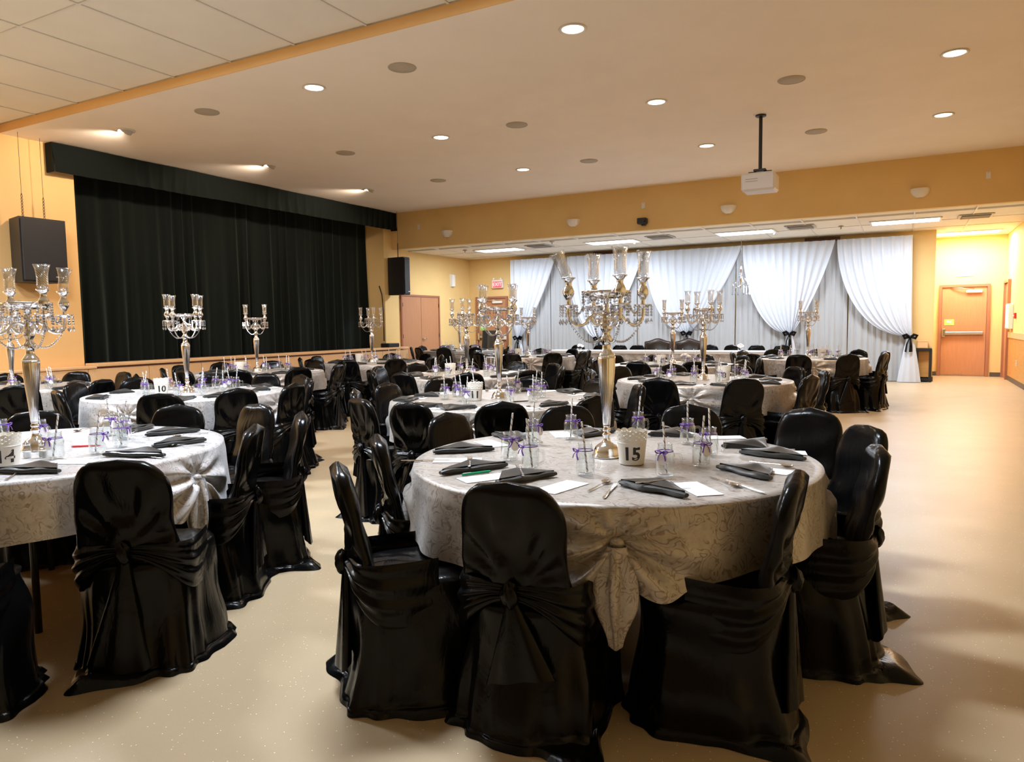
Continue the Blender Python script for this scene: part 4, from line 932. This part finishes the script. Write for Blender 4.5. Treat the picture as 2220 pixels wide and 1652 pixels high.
CHR = {
 'T15': [(-154, 1.08), (-122, 1.24), (-86, 1.11), (-35, 1.06), (2, 1.20), (33, 1.20), (60, 1.33), (91, 1.14), (128, 1.12), (165, 1.14)],
 'T14': [(-58, 1.16), (-17, 1.27), (25, 1.07), (50, 1.14), (82, 1.20), (107, 1.08), (150, 1.06)],
 'T10': [(-46, 1.22), (-17, 1.15), (12, 1.16), (42, 1.12), (72, 1.16), (101, 1.20), (130, 1.20), (168, 1.18), (-156, 1.12), (-108, 1.06)],
 'T11': [(-60, 1.20), (-87, 1.26), (-112, 1.25), (-146, 1.15), (-178, 1.12), (146, 1.22), (104, 1.08), (66, 1.12), (30, 1.14), (-24, 1.14)],
 'T8': E10(-95), 'T7': E10(-130), 'Ta': E10(-52), 'T13': E10(-24), 'T5': E10(-61), 'Tb': E10(-105), 'T4': E10(-76), 'T1': E10(-91), 'Tc': E10(-40)}
J15 = [(-0.368, -0.27), (-0.194, -0.41), (-0.463, 0.146), (-0.358, 0.372), (0.047, -0.405), (-0.083, 0.62), (0.335, -0.297), (0.219, 0.468), (0.415, -0.059), (0.388, 0.205)]
J14 = [(0.369, -0.110), (0.424, 0.054), (0.333, 0.229), (-0.10, 0.45), (-0.18, 0.12), (0.10, 0.40), (0.14, -0.42), (-0.30, -0.20), (-0.42, 0.05), (-0.12, -0.40)]
N15 = [(-0.66, -0.18, 42, 1), (-0.387, -0.53, 59, 1), (-0.11, -0.60, 62, 1), (0.37, -0.575, -18, 1), (0.60, -0.147, -34, 1), (0.64, 0.268, -12, 1), (0.47, 0.56, 60, -1), (0.02, 0.75, 72, -1), (-0.28, 0.57, 75, 1), (-0.68, 0.24, -36, 1)]
C15 = [(-0.58, -0.36, 27), (-0.28, -0.62, 57), (0.05, -0.64, 78), (0.50, -0.46, -50), (0.66, -0.02, -12), (0.66, 0.42, 12), (0.33, 0.74, 30), (0.08, 0.76, 60), (-0.47, 0.50, -55), (-0.67, 0.09, -32)]
N14 = [(0.60, -0.36, 25, 1), (0.66, 0.08, 20, 1), (0.56, 0.40, 75, 1), (0.18, 0.64, 65, 1), (-0.13, 0.66, 117, 1)]
C14 = [(0.52, -0.12, 24), (0.38, 0.52, 40), (0.02, 0.62, 80)]
def side_labels(items, centre):
    """items: list of (x, y); returns 'near row'/'far row' + order from left, per item"""
    kc = px(centre[0], centre[1], TZ)[2]; P = [px(x, y, 0.8) for x, y in items]
    out = [None] * len(items)
    for side, name in ((1, 'near'), (-1, 'far')):
        idx = sorted([i for i in range(len(items)) if (P[i][2] <= kc) == (side == 1)], key=lambda i: P[i][0])
        for q, i in enumerate(idx): out[i] = (name, ordinal(q, len(idx)))
    return out
CX = {  # chairs that stand askew: x, y, turn
 'T15': [(-1.897, 2.760, 314), (-1.606, 2.182, 317), (-1.111, 2.235, 5), (-0.586, 2.492, 91), (-0.36, 3.10, 100), (-0.384, 3.590, 124), (-0.53, 4.06, 166), (-1.027, 4.004, 200), (-1.596, 3.781, 225), (-1.979, 3.335, 262)],
 'T14': [(-3.02, 1.24, 40), (-2.79, 1.90, 34), (-3.15, 2.42, 125), (-3.28, 2.87, 140), (-3.74, 3.04, 174), (-4.045, 2.807, 205), (-4.500, 2.353, 239)]}
vk = 0
for key, (C, tie, ph_, mt, num) in TABS.items():
    R = random.Random(hash_(key)); cx, cy = C
    round_table(key, cx, cy, tie, ph_, mt, num)
    cth = {'T15': 12, 'T14': 57, 'T10': 59, 'T11': 41, 'Ta': 64, 'Tb': 26, 'T8': 8, 'T5': 33, 'T4': 44, 'T1': 23, 'T13': 60}.get(key, R.uniform(0, 90))
    tl = {'T15': [(0, 2), (0, 0), (6, 24), (0, 0)], 'T14': [(0, 6), (0, 0), (0, 0), (0, 0)]}.get(key)
    cr = (-0.02, 0.0) if key == 'T15' else (0, 0)
    candelabra(cx + cr[0], cy + cr[1], TZ + 0.001, YAW + RD(cth), 'tall silver four-arm candelabra with crystal drops on ' + ph_, tl)
    # chairs
    L = CHR[key]; pos = [q[:2] for q in CX[key]] if key in CX else [(cx + (r - 0.285) * cos(RD(a)), cy + (r - 0.285) * sin(RD(a))) for a, r in L]
    tops = [(cx + r * cos(RD(a)), cy + r * sin(RD(a))) for a, r in L]
    sl_ = side_labels(tops, C)
    for i, ((a, r), p) in enumerate(zip(L, pos)):
        turn = CX[key][i][2] if key in CX else a + 90 + R.uniform(-5, 5)
        chair(p[0], p[1], RD(turn), vk, 'black satin-covered chair at %s, %s side, %s' % (ph_, sl_[i][0], sl_[i][1]), 'satin-covered chairs at ' + ph_); vk += 1
    # jars and straws
    if key == 'T15': J = J15
    elif key == 'T14': J = J14
    else: J = [((0.40 + R.uniform(-0.06, 0.08)) * cos(RD(a + R.uniform(-9, 9))), (0.40 + R.uniform(-0.06, 0.08)) * sin(RD(a + R.uniform(-9, 9)))) for a, r in L]
    bpos = {'T15': (0.135, -0.11), 'T14': (0.34, -0.31)}.get(key, (0.17 * cos(RD(-95)) - 0.10, 0.17 * sin(RD(-95)) - 0.02))
    if key in ('T8', 'T1'): bpos = (0.20, 0.06)
    J = [(a, b) if (a - bpos[0]) ** 2 + (b - bpos[1]) ** 2 > 0.012 else (a * 1.35 + 0.06, b * 1.35) for a, b in J]
    out = []
    for j in J:                       # keep jars apart
        x, y = j
        for _ in range(20):
            cl = [o for o in out if (o[0] - x) ** 2 + (o[1] - y) ** 2 < 0.0085]
            if not cl: break
            x += (x - cl[0][0]) * 0.3 + 0.012; y += (y - cl[0][1]) * 0.3 + 0.006
        out.append((x, y))
    J = [(cx + a, cy + b) for a, b in out]; jl = side_labels(J, C)
    for i, (x, y) in enumerate(J):
        q = R.uniform(-1.2, 1.2); face = atan2(-y, -x) + pi / 2
        jar(x, y, face + q, R.random() < (0.55 if key in ('T15', 'T14', 'T11') else 0.35), 'clear jar mug with purple ribbon, %s, %s row, %s' % (ph_, *jl[i]), 'jar mugs on ' + ph_)
        ta = R.uniform(0, PI2); tm = R.uniform(0.10, 0.17)
        tx, ty = tm * cos(ta), tm * sin(ta)
        straw(x - 0.10 * 0.45 * ty * 1.6, y + 0.10 * 0.45 * tx * 1.6, tx, ty, 'striped paper straw in a jar on %s, %s row, %s' % (ph_, *jl[i]), 'paper straws on ' + ph_)
    # bucket
    bucket(cx + bpos[0], cy + bpos[1], num, 'white lace-rimmed number bucket on ' + ph_)
    # napkins, cards
    if key == 'T15': N, Cc = N15, C15
    elif key == 'T14': N, Cc = N14, C14
    else:
        N = []; Cc = []
        for i, (a, r) in enumerate(L):
            aa = a + R.uniform(-3, 3); rr = 0.70; N.append((rr * cos(RD(aa)), rr * sin(RD(aa)), aa + 90 + R.uniform(-25, 25), R.choice((1, 1, -1))))
            if i % 2 == 0 or key in ('T11', 'T10'):
                ab = a + 17; Cc.append((0.72 * cos(RD(ab)), 0.72 * sin(RD(ab)), ab + R.uniform(-20, 20)))
    nl = side_labels([(cx + q[0], cy + q[1]) for q in N], C)
    for i, q in enumerate(N):
        o = obj('folded_napkin', M_nap[(i + len(key) * 2) % 5], None, (cx + q[0], cy + q[1], TZ + 0.001), RD(q[2] + (180 if q[3] < 0 else 0)))
        tag(o, 'black folded napkin on %s, %s row, %s' % (ph_, *nl[i]), 'napkin', 'folded napkins on ' + ph_)
    cl_ = side_labels([(cx + q[0], cy + q[1]) for q in Cc], C)
    for i, q in enumerate(Cc):
        tag(obj('place_card', M_card, None, (cx + q[0], cy + q[1], TZ + 0.0012), RD(q[2])), 'blank white card on %s, %s row, %s' % (ph_, *cl_[i]), 'card', 'white cards on ' + ph_)
    # cutlery on the nearest tables
    if key in ('T15', 'T14', 'T10', 'T11', 'T8'):
        cut = []
        for i, (a, r) in enumerate(L):
            if key == 'T15':
                sp_ = {2: (0.172, -0.58, 88), 3: (0.56, -0.31, -45), 4: (0.66, 0.10, -20)}.get(i)
                for (nm, me, q) in (('spoon', M_spoon, sp_), ('knife', M_knife, {2: (0.235, -0.63, 100), 3: (0.64, -0.36, -42), 5: (0.60, 0.455, 25), 0: (-0.70, -0.43, 27), 8: (-0.52, 0.30, -50)}.get(i))):
                    if q: cut.append((nm, me, q, TZ + 0.001))
                if i in (1, 2, 3, 7, 8):
                    n_ = N15[{1: 1, 2: 2, 3: 3, 7: 7, 8: 8}[i]]; off = 0.045 * n_[3]
                    cut.append(('fork', M_fork, (n_[0] - off * sin(RD(n_[2])), n_[1] + off * cos(RD(n_[2])), n_[2] + 62), TZ + 0.030))
            else:
                ab = a - 17.5; q = (0.74 * cos(RD(ab)), 0.73 * sin(RD(ab)), ab + 180 + R.uniform(-12, 12))
                if R.random() < 0.7: cut.append(('spoon', M_spoon, q, TZ + 0.001))
        for nm in ('spoon', 'knife', 'fork'):
            S = [c for c in cut if c[0] == nm]
            ll = side_labels([(cx + c[2][0], cy + c[2][1]) for c in S], C)
            for c, lb in zip(S, ll):
                tag(obj('table_' + nm, c[1], None, (cx + c[2][0], cy + c[2][1], c[3]), RD(c[2][2])), 'steel %s on %s, %s row, %s' % (nm, ph_, *lb), nm, 'cutlery on ' + ph_)
# pens and shakers
def pen(x, y, z, rz, mt, label):
    t = thing('pen', label, 'pen', (x, y, z), rz)
    obj('barrel', MB().tube([(-0.065, 0, 0), (0.055, 0, 0)], 0.0048, 10).mesh('b', mt, 'auto'), t); obj('tip', MB().tube([(0.055, 0, 0), (0.07, 0, 0)], [0.0045, 0.001], 10).mesh('t', mt), t)
    obj('clip', MB().box((-0.045, 0, 0.0058), (0.035, 0.003, 0.0015)).mesh('c', 'chrome', False), t)
pen(-1.14 - 0.352, 3.0 - 0.572, TZ + 0.006, RD(59), 'green_plastic', 'green pen beside a napkin on table fifteen')
pen(-3.82 + 0.15, 2.0 + 0.16, TZ + 0.006, RD(42), 'red_plastic', 'red pen lying on table fourteen')
pen(-2.87 + 0.28, 5.04 - 0.16, TZ + 0.006, RD(50), 'black_plastic', 'dark pen lying on table eleven')
for i, (x, y) in enumerate(((0.205, -0.15), (0.268, -0.112))):
    t = thing('salt_shaker' if i == 0 else 'pepper_shaker', ['glass salt shaker', 'glass pepper shaker'][i] + ' beside the bucket on table fourteen', 'shaker', (-3.82 + x, 2.0 + y, TZ + 0.002))
    obj('shaker_body', MB().lathe([(0.0, 0), (0.018, 0), (0.021, 0.006), (0.017, 0.05), (0.014, 0.06)], 10, (0, 0, 0), False, False).mesh('b', 'jar_glass', 'auto'), t)
    obj('contents', MB().lathe([(0.015, 0.003), (0.017, 0.008), (0.015, 0.03)], 10).mesh('c', 'paper' if i == 0 else 'vent_grey', 'auto'), t)
    obj('cap', MB().lathe([(0.015, 0.058), (0.016, 0.064), (0.015, 0.074), (0.008, 0.080)], 14).mesh('k', 'chrome', 'auto'), t)

# ------------------------------------------------------------------ head table
HX0, HX1, HYF, HYB = -7.10, -2.35, 14.55, 15.25
t = thing('head_table', 'long head table hidden under cloth before the drapes', 'table', ((HX0 + HX1) / 2, (HYF + HYB) / 2, 0))
w_ = (HX1 - HX0) / 3
for k in range(3):
    obj('tabletop', MB().box(((k - 1) * w_, 0, TZ - 0.03), (w_ - 0.01, HYB - HYF - 0.04, 0.03), 0, 0.006).mesh('tt', 'maple', False), t)
    for s in (-1, 1): obj('leg', MB().box(((k - 1) * w_ + s * (w_ / 2 - 0.2), 0, 0.365), (0.04, 0.5, 0.71)).mesh('lg', 'black_metal', False), t)
t = thing('long_tablecloth', 'long taupe cloth with swags over the head table', 'tablecloth', ((HX0 + HX1) / 2, (HYF + HYB) / 2, 0))
HW, HD = (HX1 - HX0) / 2, (HYB - HYF) / 2
def lc(u, v):
    # around the outline, v from top edge to floor
    per = [(-HW, -HD), (HW, -HD), (HW, HD), (-HW, HD), (-HW, -HD)]; ln = [2 * HW, 2 * HD, 2 * HW, 2 * HD]; d = u * sum(ln); k = 0
    while k < 3 and d > ln[k]: d -= ln[k]; k += 1
    f = d / ln[k]; x = per[k][0] + (per[k + 1][0] - per[k][0]) * f; y = per[k][1] + (per[k + 1][1] - per[k][1]) * f
    nx, ny = [(0, -1), (1, 0), (0, 1), (-1, 0)][k]; q = 0.03 * v * sin(u * 260) + 0.02 * v
    sw = 0.018 * math.exp(-((v - 0.16 - 0.12 * abs(sin(pi * 3 * f))) / 0.05) ** 2) if k == 0 else 0
    return (x + nx * (q + sw), y + ny * (q + sw), TZ - 0.003 - (TZ - 0.01) * v)
obj('cloth_skirt', MB().grid(lc, 420, 16, True).mesh('ls', 'damask'), t)
obj('cloth_top', MB().box((0, 0, TZ - 0.006), (2 * HW, 2 * HD, 0.008)).mesh('lt', 'damask', False), t)
tag(obj('table_runner', MB().box((0, 0, 0), (2 * HW + 0.02, 2 * HD * 0.9, 0.006)).box((0, -HD * 0.9 - 0.045, -0.025), (2 * HW + 0.02, 0.012, 0.05)).mesh('tr', 'white_linen', False), None, ((HX0 + HX1) / 2, (HYF + HYB) / 2, TZ + 0.004)), 'white runner laid along the head table', 'runner')
hx = [-6.82, -6.26, -5.78, -5.36, -3.72, -3.25, -2.74, -2.24]
for i, x in enumerate(hx):
    chair(x, 15.53, pi, i + 2, 'black satin-covered chair behind the head table, %s of eight' % ordinal(i, 8), 'covered chairs behind the head table')
def armchair(x, y, rz, label):
    t = thing('leather_armchair', label, 'armchair', (x, y, 0), rz, 'brown leather armchairs at the head table')
    obj('seat', MB().box((0, 0, 0.42), (0.56, 0.52, 0.12), 0, 0.04).mesh('s', 'leather_brown', 'auto'), t)
    def top(x_): return 0.93 + 0.075 * math.exp(-(x_ / 0.17) ** 2) if abs(x_) < 0.30 else 0.92
    def fr(u, v, th=0.045, wd=0.31):
        x_ = wd * (2 * u - 1); return x_
    n = 24; vs = []; fs = []
    for s in (-1, 1):
        for i in range(n + 1):
            x_ = 0.31 * (2 * i / n - 1); vs += [(x_, -0.28 + s * 0.035, 0.36), (x_, -0.34 + s * 0.035, top(x_))]
    N = 2 * (n + 1)
    for i in range(n):
        a = 2 * i; fs += [(a, a + 2, a + 3, a + 1), (N + a + 1, N + a + 3, N + a + 2, N + a), (a + 1, a + 3, N + a + 3, N + a + 1), (a, N + a, N + a + 2, a + 2)]
    fs += [(0, 1, N + 1, N), (2 * n, N + 2 * n, N + 2 * n + 1, 2 * n + 1)]
    b = obj('back_frame', MB().add(vs, fs).mesh('bf', 'dark_wood', False), t)
    obj('back_pad', MB().grid(lambda u, v: (0.262 * (2 * u - 1), -0.24 - 0.055 * v + 0.045 * (sin(pi * u) * sin(pi * min(1, v * 1.0))) ** 0.35, 0.46 + (top(0.262 * (2 * u - 1)) - 0.045 - 0.46) * v), 24, 16).mesh('bp', 'leather_brown'), b)
    nb = MB()
    for i in range(23): x_ = 0.268 * (2 * i / 22 - 1); nb.ball((x_, -0.292, top(x_) - 0.036), 0.007, 6, 4)
    obj('nail_trim', nb.mesh('nt', 'brushed'), b)
    for s in (-1, 1):
        obj('armrest', MB().tube(bez([(s * 0.30, -0.27, 0.64), (s * 0.32, 0, 0.65), (s * 0.32, 0.2, 0.63), (s * 0.31, 0.22, 0.45)], 4), 0.028, 8).mesh('ar', 'dark_wood'), t)
        obj('leg', MB().tube([(s * 0.26, 0.22, 0.40), (s * 0.27, 0.23, 0)], [0.03, 0.02], 8).mesh('lg', 'dark_wood'), t); obj('leg', MB().tube([(s * 0.26, -0.24, 0.40), (s * 0.27, -0.28, 0)], [0.03, 0.02], 8).mesh('lg', 'dark_wood'), t)
armchair(-4.92, 15.62, pi, 'brown leather armchair behind the head table, left of the pair')
armchair(-4.22, 15.62, pi, 'brown leather armchair behind the head table, right of the pair')
def flowers(x, y, z, label, s=1.0):
    t = thing('flower_arrangement', label, 'flowers', (x, y, z), 0, 'white flower arrangements')
    R = random.Random(int(abs(x) * 100))
    obj('bowl', MB().lathe([(0.03, 0), (0.05, 0.02), (0.055, 0.05)], 14, (0, 0, 0), True, False).mesh('b', 'jar_glass'), t)
    for k in range(9):
        a = R.uniform(0, PI2); rr = R.uniform(0.0, 0.085) * s; zz = 0.075 + (0.085 * s - rr) * 0.6
        b = MB()
        for q in range(3): b.ball((rr * cos(a), rr * sin(a), zz), 0.036 * (1 - 0.22 * q) * s, 8, 5, (1, 1, 0.7 + 0.25 * q))
        obj('bloom', b.mesh('bl', 'rose_white'), t)
flowers(-2.87, 10.62, TZ + 0.001, 'white flowers in a bowl on table five', 0.9)
flowers(-2.9, 14.9, TZ + 0.008, 'white flowers at the right part of the head table')
flowers(-6.4, 14.9, TZ + 0.008, 'white flowers at the left part of the head table')
